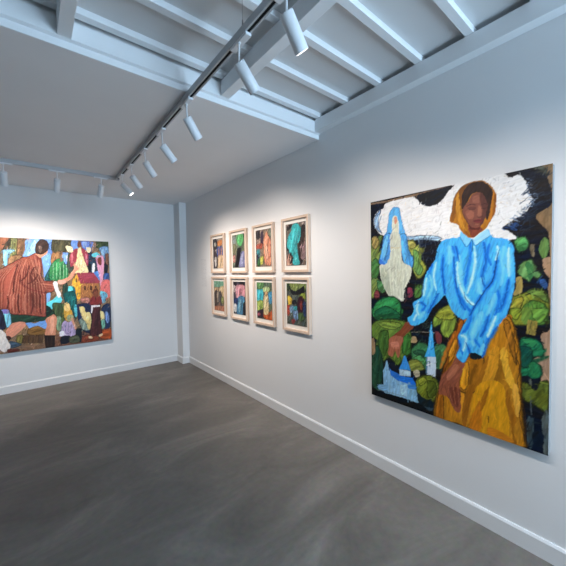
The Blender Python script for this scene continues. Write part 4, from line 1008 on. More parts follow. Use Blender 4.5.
('p',(26,38,34),[736,593,780,574,817,515,789,445,731,433],0.15,80,3),
('q',(84,62,44),[471,218,707,191,690,75,465,109],0.2,80,0),
('l',(55,40,30),[494,203,486,109],0.1,0,4),
('l',(55,40,30),[543,197,535,103],0.1,0,4),
('l',(55,40,30),[598,191,590,96],0.1,0,4),
('l',(55,40,30),[653,184,645,89],0.1,0,4),
('p',(124,90,46),[556,314,621,332,730,281,722,196,539,220],0.15,10,3),
('s',(51,38,21),[556,314,621,332,730,281,722,196,539,220,556,314],0.1,0,14),
('s',(157,115,62),[573,280,629,295,686,300],0.1,0,35),
('s',(89,64,33),[581,237,636,253,694,257],0.1,0,35),
('p',(112,160,226),[516,386,550,405,609,361,723,399,752,335,726,270,646,326,558,303,538,337],0.12,20,3),
('p',(34,62,48),[352,519,725,450,810,516,834,449,749,400,647,385,383,398],0.15,20,3),
('s',(16,27,22),[352,519,725,450,810,516,834,449,749,400,647,385,383,398,352,519],0.1,0,14),
('s',(47,81,64),[500,416,634,470,771,515],0.1,0,34),
('s',(24,44,34),[514,376,648,430,786,475],0.1,0,34),
('p',(118,110,60),[423,211,483,220,467,112,420,118],0.2,80,3),
('s',(48,45,26),[423,211,483,220,467,112,420,118,423,211],0.1,0,10),
('s',(149,140,79),[433,135,436,167,444,199],0.1,0,16),
('s',(84,79,43),[453,132,456,164,464,195],0.1,0,16),
('p',(60,80,100),[362,156,467,96,371,62,337,97],0.2,10,3),
('s',(26,34,42),[362,156,467,96,371,62,337,97,362,156],0.1,0,12),
('s',(79,103,128),[343,111,381,121,420,124],0.1,0,24),
('s',(43,57,72),[348,81,386,92,425,95],0.1,0,24),
('p',(130,205,236),[280,577,359,556,377,402,336,336,314,404],0.15,80,3),
('s',(53,81,93),[280,577,359,556,377,402,336,336,314,404,280,577],0.1,0,12),
('s',(164,255,255),[305,386,314,458,330,529],0.1,0,25),
('s',(93,147,169),[336,381,345,453,361,524],0.1,0,25),
('p',(130,120,190),[297,584,354,572,352,519,301,530],0.12,80,3),
('p',(40,40,60),[240,565,291,561,321,361,288,318,232,339],0.2,80,3),
('s',(19,19,26),[240,565,291,561,321,361,288,318,232,339,240,565],0.1,0,11),
('s',(54,54,79),[248,358,257,432,273,504],0.1,0,23),
('s',(28,28,43),[276,353,285,427,301,499],0.1,0,23),
('p',(206,140,112),[734,401,802,452,836,457,860,390,843,261,830,167,722,180,744,320],0.09,80,3),
('p',(226,165,138),[788,413,827,417,815,231,781,202],0.07,80,3),
('q',(40,27,24),[709,184,832,167,822,-2,718,-5],0.2,80,0),
('l',(80,60,45),[742,166,747,11],0.1,0,3),
('l',(80,60,45),[793,160,788,5],0.1,0,3),
('p',(212,142,118),[394,391,507,390,504,319,366,199,318,266,333,317],0.09,40,3),
('p',(222,216,212),[242,323,311,270,331,175,357,79,302,19,255,62,235,126],0.08,80,3),
('p',(60,30,30),[318,223,347,223,366,194,340,174],0.15,80,3),
('s',(26,15,15),[318,223,347,223,366,194,340,174,318,223],0.1,0,9),
('s',(79,42,42),[333,190,333,205,338,219],0.1,0,12),
('s',(43,21,21),[348,188,348,202,353,217],0.1,0,12),
('p',(90,40,30),[324,53,429,38,440,13,345,3],0.15,5,3),
('s',(38,19,15),[324,53,429,38,440,13,345,3,324,53],0.1,0,9),
('s',(115,54,42),[349,32,384,37,418,38],0.1,0,13),
('s',(64,28,21),[351,16,385,21,420,22],0.1,0,13),
('p',(142,74,60),[48,946,116,1032,294,1102,411,1183,519,1254,585,1270,663,1318,707,1273,724,1135,708,1029,740,940,842,918,849,799,750,768,750,768,741,481,725,440,552,480,387,508,363,568,320,582,252,579,54,564],0.16,85,3),
('s',(57,32,26),[48,946,116,1032,294,1102,411,1183,519,1254,585,1270,663,1318,707,1273,724,1135,708,1029,740,940,842,918,849,799,750,768,750,768,741,481,725,440,552,480,387,508,363,568,320,582,252,579,54,564,48,946],0.1,0,16),
('s',(179,96,79),[375,616,366,881,421,1140],0.1,0,208),
('s',(102,53,43),[631,593,622,858,677,1118],0.1,0,208),
('p',(120,52,46),[485,982,553,873,748,771,735,756,588,809,472,921],0.1,30,3),
('p',(112,50,44),[665,1290,707,1268,722,1151,707,1073,685,1166],0.1,80,3),
('p',(120,54,46),[483,1089,527,1150,573,1089,533,981,478,952],0.12,70,3),
('l',(96,38,32),[372,1133,102,989,52,786,50,725,41,609],0.1,0,4.5),
('l',(214,158,130),[379,1137,115,988,66,785,64,724,55,608],0.1,0,3),
('l',(96,38,32),[385,1141,128,988,80,785,78,724,69,607],0.1,0,4.5),
('l',(214,158,130),[392,1146,140,988,95,784,92,723,83,606],0.1,0,3),
('l',(96,38,32),[398,1150,153,988,109,784,106,722,97,605],0.1,0,4.5),
('l',(214,158,130),[405,1154,166,987,123,783,121,721,112,604],0.1,0,3),
('l',(96,38,32),[412,1158,179,987,137,782,135,721,126,603],0.1,0,4.5),
('l',(214,158,130),[418,1163,192,987,152,782,149,720,140,602],0.1,0,3),
('l',(96,38,32),[425,1167,205,987,166,781,164,719,155,601],0.1,0,4.5),
('l',(214,158,130),[431,1171,218,987,180,780,178,718,169,600],0.1,0,3),
('l',(96,38,32),[438,1175,231,986,195,780,193,718,184,599],0.1,0,4.5),
('l',(214,158,130),[444,1179,244,986,210,779,207,717,198,598],0.1,0,3),
('l',(96,38,32),[451,1184,258,986,224,779,222,716,213,597],0.1,0,4.5),
('l',(214,158,130),[458,1188,271,986,239,778,236,715,227,596],0.1,0,3),
('l',(96,38,32),[464,1192,284,985,254,777,251,714,242,595],0.1,0,4.5),
('l',(214,158,130),[471,1196,298,985,268,777,266,714,257,594],0.1,0,3),
('l',(96,38,32),[478,1201,311,985,283,776,281,713,272,593],0.1,0,4.5),
('l',(214,158,130),[484,1205,324,985,298,775,296,712,287,592],0.1,0,3),
('l',(96,38,32),[491,1209,338,985,313,775,311,711,302,591],0.1,0,4.5),
('l',(214,158,130),[498,1222,411,1014,361,772,350,755,342,519],0.1,0,3),
('l',(96,38,32),[505,1226,423,1013,376,772,365,754,357,518],0.1,0,4.5),
('l',(214,158,130),[511,1230,434,1013,390,771,381,753,372,517],0.1,0,3),
('l',(96,38,32),[518,1234,446,1013,405,771,396,753,387,516],0.1,0,4.5),
('l',(214,158,130),[525,1234,457,1013,419,770,411,752,403,515],0.1,0,3),
('l',(96,38,32),[531,1234,469,1013,434,769,427,751,418,514],0.1,0,4.5),
('l',(214,158,130),[538,1234,481,1013,449,769,442,750,434,512],0.1,0,3),
('l',(96,38,32),[544,1234,492,1013,463,768,458,750,449,511],0.1,0,4.5),
('l',(214,158,130),[551,1235,504,1012,478,767,473,749,465,510],0.1,0,3),
('l',(96,38,32),[558,1235,516,1012,493,767,489,748,480,509],0.1,0,4.5),
('l',(214,158,130),[564,1235,528,1012,508,766,504,748,496,508],0.1,0,3),
('l',(96,38,32),[571,1235,539,1012,523,765,520,747,512,506],0.1,0,4.5),
('l',(214,158,130),[578,1235,551,1012,538,765,536,746,528,505],0.1,0,3),
('l',(96,38,32),[584,1235,563,1012,553,764,552,745,544,504],0.1,0,4.5),
('l',(214,158,130),[591,1235,575,1011,568,763,568,745,560,503],0.1,0,3),
('l',(96,38,32),[598,1235,587,1011,583,763,584,744,576,502],0.1,0,4.5),
('l',(214,158,130),[604,1235,599,1011,599,762,600,743,592,500],0.1,0,3),
('l',(96,38,32),[611,1235,611,1011,614,761,616,742,608,499],0.1,0,4.5),
('l',(214,158,130),[618,1235,623,1011,629,761,632,742,624,498],0.1,0,3),
('l',(96,38,32),[625,1236,635,1011,645,760,649,741,641,497],0.1,0,4.5),
('l',(214,158,130),[631,1236,648,1010,660,759,665,740,657,495],0.1,0,3),
('l',(96,38,32),[638,1236,660,1010,676,759,681,739,673,494],0.1,0,4.5),
('l',(214,158,130),[645,1236,672,1010,692,758,698,739,690,493],0.1,0,3),
('l',(96,38,32),[652,1236,684,1010,707,757,714,738,707,491],0.1,0,4.5),
('l',(214,158,130),[659,1236,697,1010,723,756,731,737,723,490],0.1,0,3),
('l',(96,38,34),[544,1135,605,980,677,916,835,904],0.1,0,3.2),
('l',(212,150,124),[570,1127,629,967,694,897,834,885],0.1,0,3.2),
('l',(96,38,34),[597,1120,654,954,711,877,834,866],0.1,0,3.2),
('l',(212,150,124),[623,1112,678,941,728,858,833,846],0.1,0,3.2),
('l',(96,38,34),[650,1104,702,928,745,838,833,827],0.1,0,3.2),
('l',(212,150,124),[677,1096,727,915,762,819,832,808],0.1,0,3.2),
('l',(92,36,32),[573,1266,617,1135,679,979],0.1,0,3),
('l',(216,160,132),[597,1272,634,1135,687,979],0.1,0,3),
('l',(92,36,32),[621,1279,651,1135,694,978],0.1,0,3),
('l',(216,160,132),[646,1285,668,1135,702,978],0.1,0,3),
('l',(92,36,32),[671,1292,685,1135,709,978],0.1,0,3),
('s',(74,32,28),[587,1150,552,1012,484,936],0.1,0,26),
('s',(74,32,28),[647,1135,595,1027,609,918],0.1,0,26),
('s',(74,32,28),[468,1165,427,983,408,770],0.1,0,26),
('s',(74,32,28),[681,1041,629,948,566,903],0.1,0,26),
('s',(74,32,28),[466,765,450,642,463,518],0.1,0,26),
('s',(74,32,28),[599,774,606,633,583,493],0.1,0,26),
('s',(74,32,28),[691,755,679,597,688,477],0.1,0,26),
('s',(74,32,28),[349,755,357,663,343,588],0.1,0,26),
('s',(190,122,100),[559,1227,513,1089,503,982],0.1,0,26),
('s',(190,122,100),[687,1229,696,1104,681,1026],0.1,0,26),
('s',(190,122,100),[714,899,789,881,840,864],0.1,0,26),
('s',(190,122,100),[526,762,515,623,523,498],0.1,0,26),
('s',(190,122,100),[408,767,397,646,410,522],0.1,0,26),
('l',(60,28,28),[473,952,564,841,748,768],0.1,0,4),
('l',(60,28,28),[363,571,387,508,552,477,725,440],0.1,0,3.5),
('l',(60,28,28),[712,1029,653,932,602,871],0.1,0,3),
('p',(236,234,238),[835,909,881,917,893,814,920,740,887,692,854,799],0.06,80,3),
('p',(238,170,150),[895,943,974,933,972,892,900,886],0.06,80,3),
('p',(204,142,112),[651,1312,702,1304,786,1372,794,1356,775,1305,707,1254,683,1275],0.08,80,3),
('p',(54,34,28),[667,1437,715,1500,771,1496,802,1438,786,1356,717,1304,660,1334],0.2,50,3),
('s',(24,16,14),[667,1437,715,1500,771,1496,802,1438,786,1356,717,1304,660,1334,667,1437],0.1,0,15),
('s',(71,47,40),[676,1379,709,1428,752,1469],0.1,0,36),
('s',(38,24,20),[711,1350,744,1398,786,1440],0.1,0,36),
('p',(120,96,86),[687,1407,718,1419,732,1386,704,1354],0.15,80,3),
('s',(49,40,36),[687,1407,718,1419,732,1386,704,1354,687,1407],0.1,0,9),
('s',(152,123,110),[700,1374,701,1393,707,1412],0.1,0,11),
('s',(86,69,61),[714,1371,716,1391,721,1409],0.1,0,11),
('p',(90,70,62),[692,1369,729,1370,715,1323,697,1330],0.1,80,3),
('m',(0,0,0),[0,0],0.15,80,(1800,20,5,10,8,0.6)),
]),
'A1': (295, 420, [
('p',(148,138,128),[-34,453,333,421,324,-30,-55,-25],0.3,70,2),
('s',(60,56,52),[-34,453,333,421,324,-30,-55,-25,-34,453],0.1,0,6),
('s',(186,174,162),[34,90,69,231,133,362],0.1,0,100),
('s',(106,99,92),[151,47,186,189,250,320],0.1,0,100),
('d',(80,76,80),[-34,453,333,421,324,-30,-55,-25],0.3,80,(14,24,7,5)),
('p',(60,58,62),[10,411,70,423,127,395,133,291,64,271,5,299],0.15,70,2),
('s',(26,26,27),[10,411,70,423,127,395,133,291,64,271,5,299,10,411],0.1,0,6),
('s',(79,76,81),[33,312,44,357,65,398],0.1,0,33),
('s',(43,41,44),[72,298,83,343,103,384],0.1,0,33),
('p',(170,170,161),[37,372,92,372,97,319,41,319],0.15,70,2),
('s',(68,68,65),[37,372,92,372,97,319,41,319,37,372],0.1,0,6),
('s',(213,213,202),[53,331,57,349,65,365],0.1,0,13),
('s',(122,122,115),[69,326,73,343,81,360],0.1,0,13),
('p',(202,131,79),[146,381,269,390,267,323,151,315],0.15,70,2),
('s',(80,53,34),[146,381,269,390,267,323,151,315,146,381],0.1,0,6),
('s',(252,165,102),[184,322,194,357,210,391],0.1,0,19),
('s',(145,94,56),[207,313,217,349,232,383],0.1,0,19),
('p',(72,92,152),[123,292,282,293,286,164,129,167],0.15,70,2),
('s',(31,38,61),[123,292,282,293,286,164,129,167,123,292],0.1,0,6),
('s',(93,118,191),[169,190,181,238,202,282],0.1,0,33),
('s',(51,66,109),[208,176,220,224,241,268],0.1,0,33),
('p',(193,141,116),[163,281,190,280,187,181,160,182],0.15,70,2),
('s',(77,57,48),[163,281,190,280,187,181,160,182,163,281],0.1,0,6),
('s',(241,178,147),[160,204,169,233,181,261],0.1,0,7),
('s',(138,101,83),[169,201,178,230,190,258],0.1,0,7),
('p',(193,141,116),[236,280,262,278,260,178,234,179],0.15,70,2),
('s',(77,57,48),[236,280,262,278,260,178,234,179,236,280],0.1,0,6),
('s',(241,178,147),[233,202,243,231,254,259],0.1,0,7),
('s',(138,101,83),[242,198,251,228,263,256],0.1,0,7),
('p',(220,186,150),[129,167,312,167,308,3,124,6],0.15,70,2),
('s',(87,74,61),[129,167,312,167,308,3,124,6,129,167],0.1,0,6),
('s',(255,232,189),[174,42,187,97,213,148],0.1,0,42),
('s',(158,133,108),[224,24,237,79,262,130],0.1,0,42),
('l',(183,140,106),[213,155,209,13],0.1,0,5),
('p',(69,59,62),[18,265,96,219,138,133,124,6,18,0],0.15,70,2),
('s',(30,26,27),[18,265,96,219,138,133,124,6,18,0,18,265],0.1,0,6),
('s',(90,77,81),[34,56,56,133,88,206],0.1,0,31),
('s',(49,42,44),[70,43,92,120,124,193],0.1,0,31),
('p',(209,205,201),[49,153,97,151,93,33,51,34],0.15,70,2),
('s',(83,81,80),[49,153,97,151,93,33,51,34,49,153],0.1,0,6),
('s',(255,255,251),[53,62,63,96,78,129],0.1,0,12),
('s',(150,147,144),[67,56,78,91,92,124],0.1,0,12),
('m',(0,0,0),[0,0],0.3,75,(220,32,7,10,7,0.9)),
('m',(0,0,0),[0,0],0.35,75,(450,16,3,9,72,1.2)),
]),
'A2': (295, 420, [
('p',(108,117,98),[-36,458,340,433,344,-20,-65,-21],0.3,70,2),
('s',(45,48,41),[-36,458,340,433,344,-20,-65,-21,-36,458],0.1,0,6),
('s',(137,148,125),[35,100,69,240,133,370],0.1,0,106),
('s',(77,84,70),[158,55,192,196,256,325],0.1,0,106),
('d',(60,64,60),[-36,458,340,433,344,-20,-65,-21],0.3,60,(16,26,8,6)),
('p',(60,51,60),[205,424,287,423,287,376,218,379],0.15,70,2),
('s',(26,23,26),[205,424,287,423,287,376,218,379,205,424],0.1,0,6),
('s',(79,68,79),[234,380,240,404,250,426],0.1,0,12),
('s',(43,36,43),[248,375,255,399,265,421],0.1,0,12),
('p',(97,180,111),[98,393,163,417,273,411,254,308,203,267,132,299],0.15,70,2),
('s',(40,72,46),[98,393,163,417,273,411,254,308,203,267,132,299,98,393],0.1,0,6),
('s',(124,225,141),[147,308,159,359,183,407],0.1,0,39),
('s',(69,129,79),[192,292,204,343,228,390],0.1,0,39),
('p',(141,150,150),[19,391,92,386,83,301,23,289],0.15,70,2),
('s',(57,61,61),[19,391,92,386,83,301,23,289,19,391],0.1,0,6),
('s',(178,189,189),[33,317,41,347,54,374],0.1,0,18),
('s',(101,108,108),[55,309,62,339,76,367],0.1,0,18),
('p',(184,132,124),[8,154,78,167,68,75,13,67],0.15,70,2),
('s',(73,54,51),[8,154,78,167,68,75,13,67,8,154],0.1,0,6),
('s',(230,167,157),[21,91,29,121,41,148],0.1,0,18),
('s',(132,95,89),[42,84,50,113,63,140],0.1,0,18),
('p',(119,119,93),[15,304,103,286,90,182,17,169],0.15,70,2),
('s',(49,49,39),[15,304,103,286,90,182,17,169,15,304],0.1,0,6),
('s',(151,151,119),[29,202,40,241,57,278],0.1,0,22),
('s',(85,85,66),[56,192,66,232,83,268],0.1,0,22),
('p',(130,132,172),[178,172,292,189,292,0,163,0],0.15,70,2),
('s',(53,54,69),[178,172,292,189,292,0,163,0,178,172],0.1,0,6),
('s',(164,167,215),[192,44,207,99,231,151],0.1,0,33),
('s',(93,95,123),[231,30,246,85,270,136],0.1,0,33),
('p',(172,177,211),[215,149,253,148,246,27,211,27],0.15,70,2),
('s',(69,71,84),[215,149,253,148,246,27,211,27,215,149],0.1,0,6),
('s',(215,221,255),[212,56,223,91,237,124],0.1,0,10),
('s',(123,127,151),[225,51,236,86,250,120],0.1,0,10),
('p',(24,21,27),[121,234,168,254,208,241,189,119,126,0,59,0,101,152],0.15,70,2),
('m',(0,0,0),[0,0],0.3,75,(220,32,7,10,7,0.9)),
('m',(0,0,0),[0,0],0.35,75,(450,16,3,9,79,1.2)),
]),
'A3': (295, 420, [
('p',(137,118,103),[-54,471,337,442,339,-23,-70,-24],0.3,70,2),
('s',(56,48,43),[-54,471,337,442,339,-23,-70,-24,-54,471],0.1,0,6),
('s',(173,149,131),[26,99,61,244,127,378],0.1,0,106),
('s',(98,84,74),[149,55,184,200,250,334],0.1,0,106),
('d',(89,80,80),[-54,471,337,442,339,-23,-70,-24],0.3,80,(20,28,7,3)),
('d',(206,180,154),[-54,471,337,442,339,-23,-70,-24],0.3,70,(16,24,6,4)),
('p',(48,43,48),[11,407,76,415,85,336,19,320],0.15,70,2),
('s',(22,20,22),[11,407,76,415,85,336,19,320,11,407],0.1,0,6),
('s',(64,58,64),[27,347,34,375,46,400],0.1,0,19),
('s',(34,30,34),[49,339,56,366,69,392],0.1,0,19),
('p',(69,52,69),[102,380,147,391,145,251,100,253],0.15,70,2),
('s',(30,23,30),[102,380,147,391,145,251,100,253,102,380],0.1,0,6),
('s',(90,69,90),[102,282,115,322,131,361],0.1,0,12),
('s',(49,37,49),[116,277,129,317,145,356],0.1,0,12),
('p',(170,84,67),[9,257,132,267,118,208,17,211],0.15,70,2),
('s',(68,35,29),[9,257,132,267,118,208,17,211,9,257],0.1,0,6),
('s',(213,108,87),[48,204,58,240,73,274],0.1,0,15),
('s',(122,60,48),[65,198,76,233,90,267],0.1,0,15),
('p',(68,137,145),[16,196,77,201,69,102,20,102],0.15,70,2),
('s',(29,56,59),[16,196,77,201,69,102,20,102,16,196],0.1,0,6),
('s',(88,173,182),[26,126,34,154,46,181],0.1,0,15),
('s',(48,98,104),[45,119,52,148,65,175],0.1,0,15),
('p',(41,41,67),[21,149,61,102,32,24,4,40],0.15,70,2),
('s',(19,19,29),[21,149,61,102,32,24,4,40,21,149],0.1,0,6),
('s',(56,56,87),[8,47,19,83,34,117],0.1,0,14),
('s',(29,29,48),[25,40,36,76,51,111],0.1,0,14),
('p',(194,194,91),[80,101,143,116,134,31,79,31],0.15,70,2),
('s',(77,77,38),[80,101,143,116,134,31,79,31,80,101],0.1,0,6),
('s',(242,242,117),[91,49,97,74,108,97],0.1,0,16),
('s',(139,139,65),[110,42,116,67,127,90],0.1,0,16),
('p',(63,115,72),[33,87,80,86,79,8,31,8],0.15,70,2),
('s',(27,47,31),[33,87,80,86,79,8,31,8,33,87],0.1,0,6),
('s',(82,146,93),[40,28,47,51,56,72],0.1,0,12),
('s',(45,82,51),[55,22,61,45,71,67],0.1,0,12),
('p',(226,149,119),[153,273,180,350,212,394,242,346,292,274,292,30,182,36,157,184],0.15,70,2),
('s',(89,60,49),[153,273,180,350,212,394,242,346,292,274,292,30,182,36,157,184,153,273],0.1,0,6),
('s',(255,187,151),[156,141,188,245,230,346],0.1,0,36),
('s',(162,107,85),[197,126,229,230,272,331],0.1,0,36),
('p',(238,182,156),[184,220,223,234,236,99,196,84],0.15,70,2),
('s',(94,73,63),[184,220,223,234,236,99,196,84,184,220],0.1,0,6),
('s',(255,228,196),[187,120,200,163,217,204],0.1,0,13),
('s',(171,131,112),[202,114,216,157,233,199],0.1,0,13),
('p',(120,129,111),[250,406,293,406,292,332,257,334],0.15,70,2),
('s',(49,53,46),[250,406,293,406,292,332,257,334,250,406],0.1,0,6),
('s',(152,163,141),[259,351,265,372,274,393],0.1,0,11),
('s',(86,92,79),[272,346,278,368,287,388],0.1,0,11),
('l',(161,84,75),[159,354,145,251],0.1,0,4),
('m',(0,0,0),[0,0],0.3,75,(220,32,7,10,7,0.9)),
('m',(0,0,0),[0,0],0.35,75,(450,16,3,9,86,1.2)),
]),
'A4': (295, 420, [
('p',(116,104,94),[-43,477,337,431,334,-32,-51,-35],0.3,70,2),
('s',(48,43,39),[-43,477,337,431,334,-32,-51,-35,-43,477],0.1,0,6),
('s',(147,132,120),[33,87,71,237,138,376],0.1,0,100),
('s',(83,74,67),[150,45,188,194,255,333],0.1,0,100),
('d',(49,42,42),[-43,477,337,431,334,-32,-51,-35],0.3,60,(12,26,5,1)),
('d',(166,141,128),[-43,477,337,431,334,-32,-51,-35],0.3,40,(22,26,6,2)),
('p',(199,152,134),[6,110,91,125,83,4,11,0],0.15,70,2),
('s',(79,61,54),[6,110,91,125,83,4,11,0,6,110],0.1,0,6),
('s',(248,191,169),[22,29,32,66,48,100],0.1,0,22),
('s',(143,109,96),[48,20,57,56,73,90],0.1,0,22),
('p',(147,121,121),[203,202,290,235,294,83,221,59],0.15,70,2),
('s',(59,49,49),[203,202,290,235,294,83,221,59,203,202],0.1,0,6),
('s',(185,153,153),[220,100,235,151,256,199],0.1,0,23),
('s',(105,87,87),[248,90,262,141,284,189],0.1,0,23),
('p',(188,171,166),[244,417,282,413,278,382,244,385],0.15,70,2),
('s',(75,68,67),[244,417,282,413,278,382,244,385,244,417],0.1,0,6),
('s',(235,214,208),[253,390,255,402,261,412],0.1,0,9),
('s',(135,123,119),[263,387,266,398,271,408],0.1,0,9),
('p',(40,34,38),[26,408,95,410,63,370,25,361],0.15,70,2),
('s',(19,16,18),[26,408,95,410,63,370,25,361,26,408],0.1,0,6),
('s',(54,47,52),[38,370,43,391,52,410],0.1,0,12),
('s',(28,24,27),[52,365,58,385,67,404],0.1,0,12),
('p',(55,46,46),[228,361,282,388,281,299,250,225,219,175,218,85,250,32,201,7,183,112],0.15,70,2),
('s',(24,21,21),[228,361,282,388,281,299,250,225,219,175,218,85,250,32,201,7,183,112,228,361],0.1,0,6),
('s',(73,62,62),[181,85,216,194,259,300],0.1,0,25),
('s',(39,33,33),[210,74,246,183,289,289],0.1,0,25),
('p',(40,36,40),[-3,240,39,170,102,114,90,34,58,20,80,88,7,172],0.15,70,2),
('s',(19,17,19),[-3,240,39,170,102,114,90,34,58,20,80,88,7,172,-3,240],0.1,0,6),
('s',(54,49,54),[15,63,34,127,60,187],0.1,0,27),
('s',(28,25,28),[46,52,65,115,92,176],0.1,0,27),
('p',(71,184,189),[95,394,130,414,190,408,228,348,214,250,174,201,190,85,205,9,108,9,101,98,60,153,14,196,41,303,84,349],0.15,70,2),
('s',(30,73,75),[95,394,130,414,190,408,228,348,214,250,174,201,190,85,205,9,108,9,101,98,60,153,14,196,41,303,84,349,95,394],0.1,0,6),
('s',(92,230,236),[57,127,91,244,140,356],0.1,0,55),
('s',(51,132,136),[122,104,155,221,205,332],0.1,0,55),
('l',(130,221,221),[125,378,83,275,71,182],0.1,0,4),
('l',(130,221,221),[165,348,144,218,146,33],0.1,0,4),
('l',(130,221,221),[195,345,174,243],0.1,0,4),
('l',(38,126,143),[104,327,57,223],0.1,0,4),
('l',(38,126,143),[149,297,123,180,125,33],0.1,0,4),
('l',(38,126,143),[205,318,164,217],0.1,0,4),
('m',(0,0,0),[0,0],0.3,75,(220,32,7,10,7,0.9)),
('m',(0,0,0),[0,0],0.35,75,(450,16,3,9,93,1.2)),
]),
'B1': (295, 420, [
('p',(118,104,92),[-42,445,357,443,342,-15,-81,-63],0.3,70,2),
('s',(48,43,38),[-42,445,357,443,342,-15,-81,-63,-42,445],0.1,0,6),
('s',(149,132,118),[26,83,62,232,130,370],0.1,0,113),
('s',(84,74,66),[158,35,193,185,262,322],0.1,0,113),
('p',(120,168,142),[-7,423,295,423,299,358,1,337],0.15,70,2),
('s',(49,67,57),[-7,423,295,423,299,358,1,337,-7,423],0.1,0,6),
('s',(152,210,179),[103,304,131,391,165,476],0.1,0,22),
('s',(86,120,102),[129,294,157,382,191,467],0.1,0,22),
('d',(63,98,89),[-7,423,295,423,298,343,1,337],0.3,80,(12,14,5,7)),
('p',(220,189,146),[161,324,298,343,299,201,187,178],0.15,70,2),
('s',(87,75,59),[161,324,298,343,299,201,187,178,161,324],0.1,0,6),
('s',(255,236,184),[199,223,210,271,232,316],0.1,0,35),
('s',(158,136,105),[240,207,252,256,274,300],0.1,0,35),
('p',(200,168,130),[0,320,128,331,124,274,3,253],0.15,70,2),
('s',(80,67,53),[0,320,128,331,124,274,3,253,0,320],0.1,0,6),
('s',(250,210,164),[39,263,49,300,65,335],0.1,0,20),
('s',(144,120,93),[62,254,73,291,89,326],0.1,0,20),
('p',(78,65,61),[17,253,77,289,109,240,99,71,12,63],0.15,70,2),
('s',(33,28,27),[17,253,77,289,109,240,99,71,12,63,17,253],0.1,0,6),
('s',(101,85,80),[25,125,45,190,71,252],0.1,0,25),
('s',(56,46,43),[54,114,74,179,101,242],0.1,0,25),
('p',(167,150,133),[89,256,138,274,145,142,88,121],0.15,70,2),
('s',(67,61,54),[89,256,138,274,145,142,88,121,89,256],0.1,0,6),
('s',(209,189,168),[91,158,104,202,122,245],0.1,0,14),
('s',(120,108,95),[108,152,121,196,139,238],0.1,0,14),
('p',(89,84,84),[151,259,224,262,230,82,134,74],0.15,70,2),
('s',(37,35,35),[151,259,224,262,230,82,134,74,151,259],0.1,0,6),
('s',(114,108,108),[151,122,167,176,190,228],0.1,0,24),
('s',(64,60,60),[180,111,196,165,218,217],0.1,0,24),
('p',(188,126,98),[-4,53,298,71,295,-3,-8,-10],0.15,70,2),
('s',(75,51,41),[-4,53,298,71,295,-3,-8,-10,-4,53],0.1,0,6),
('s',(235,159,125),[102,-54,130,33,164,118],0.1,0,21),
('s',(135,90,70),[126,-63,154,24,189,110],0.1,0,21),
('p',(148,156,96),[221,197,287,200,283,119,218,114],0.15,70,2),
('s',(60,63,40),[221,197,287,200,283,119,218,114,221,197],0.1,0,6),
('s',(186,196,123),[233,137,239,162,251,186],0.1,0,17),
('s',(106,112,69),[254,129,260,155,271,178],0.1,0,17),
('m',(0,0,0),[0,0],0.3,75,(220,32,7,10,7,0.9)),
('m',(0,0,0),[0,0],0.35,75,(450,16,3,9,73,1.2)),
]),
'B2': (295, 420, [
('p',(66,63,73),[-49,441,383,445,343,-11,-69,-57],0.3,70,2),
('s',(29,27,31),[-49,441,383,445,343,-11,-69,-57,-49,441],0.1,0,6),
('s',(86,82,95),[33,88,67,235,136,371],0.1,0,117),
('s',(47,45,52),[168,38,203,186,271,321],0.1,0,117),
('d',(149,140,140),[-49,441,383,445,343,-11,-69,-57],0.3,60,(12,20,6,8)),
('p',(168,151,151),[-2,376,70,386,65,300,0,281],0.15,70,2),
('s',(67,61,61),[-2,376,70,386,65,300,0,281,-2,376],0.1,0,6),
('s',(210,190,190),[12,310,20,341,33,369],0.1,0,18),
('s',(120,108,108),[33,302,41,333,55,361],0.1,0,18),
('p',(30,25,32),[16,412,91,423,82,371,24,374],0.15,70,2),
('p',(30,25,30),[160,415,245,422,263,383,187,373],0.15,70,2),
('p',(214,150,159),[68,354,158,383,282,368,280,232,176,199,79,208],0.15,70,2),
('s',(85,61,64),[68,354,158,383,282,368,280,232,176,199,79,208,68,354],0.1,0,6),
('s',(255,189,199),[124,240,139,303,168,361],0.1,0,47),
('s',(154,108,114),[180,220,195,283,223,341],0.1,0,47),
('p',(164,104,117),[153,318,200,328,192,223,153,213],0.15,70,2),
('s',(66,43,48),[153,318,200,328,192,223,153,213,153,318],0.1,0,6),
('s',(206,132,148),[156,241,166,274,179,305],0.1,0,12),
('s',(118,74,84),[170,236,180,269,193,300],0.1,0,12),
('p',(82,139,175),[110,213,271,226,226,11,80,5],0.15,70,2),
('s',(35,56,70),[110,213,271,226,226,11,80,5,110,213],0.1,0,6),
('s',(106,175,219),[120,62,136,127,166,187],0.1,0,49),
('s',(59,100,126),[178,41,193,106,223,166],0.1,0,49),
('p',(44,61,104),[6,189,110,203,96,120,18,106],0.15,70,2),
('s',(20,27,43),[6,189,110,203,96,120,18,106,6,189],0.1,0,6),
('s',(59,80,132),[32,130,39,161,54,189],0.1,0,25),
('s',(31,43,74),[61,120,68,151,83,179],0.1,0,25),
('p',(221,225,229),[12,121,75,126,69,30,14,28],0.15,70,2),
('s',(87,89,91),[12,121,75,126,69,30,14,28,12,121],0.1,0,6),
('s',(255,255,255),[23,52,31,81,43,107],0.1,0,16),
('s',(159,162,164),[42,45,50,74,62,100],0.1,0,16),
('p',(137,188,210),[145,183,187,188,159,39,124,38],0.15,70,2),
('s',(56,75,83),[145,183,187,188,159,39,124,38,145,183],0.1,0,6),
('s',(173,235,255),[129,73,142,116,160,158],0.1,0,16),
('s',(98,135,151),[148,66,161,109,179,151],0.1,0,16),
('p',(40,37,43),[236,145,306,165,294,24,235,11],0.15,70,2),
('s',(19,18,20),[236,145,306,165,294,24,235,11,236,145],0.1,0,6),
('s',(54,51,58),[241,47,254,91,273,134],0.1,0,18),
('s',(28,26,30),[263,39,276,83,294,126],0.1,0,18),
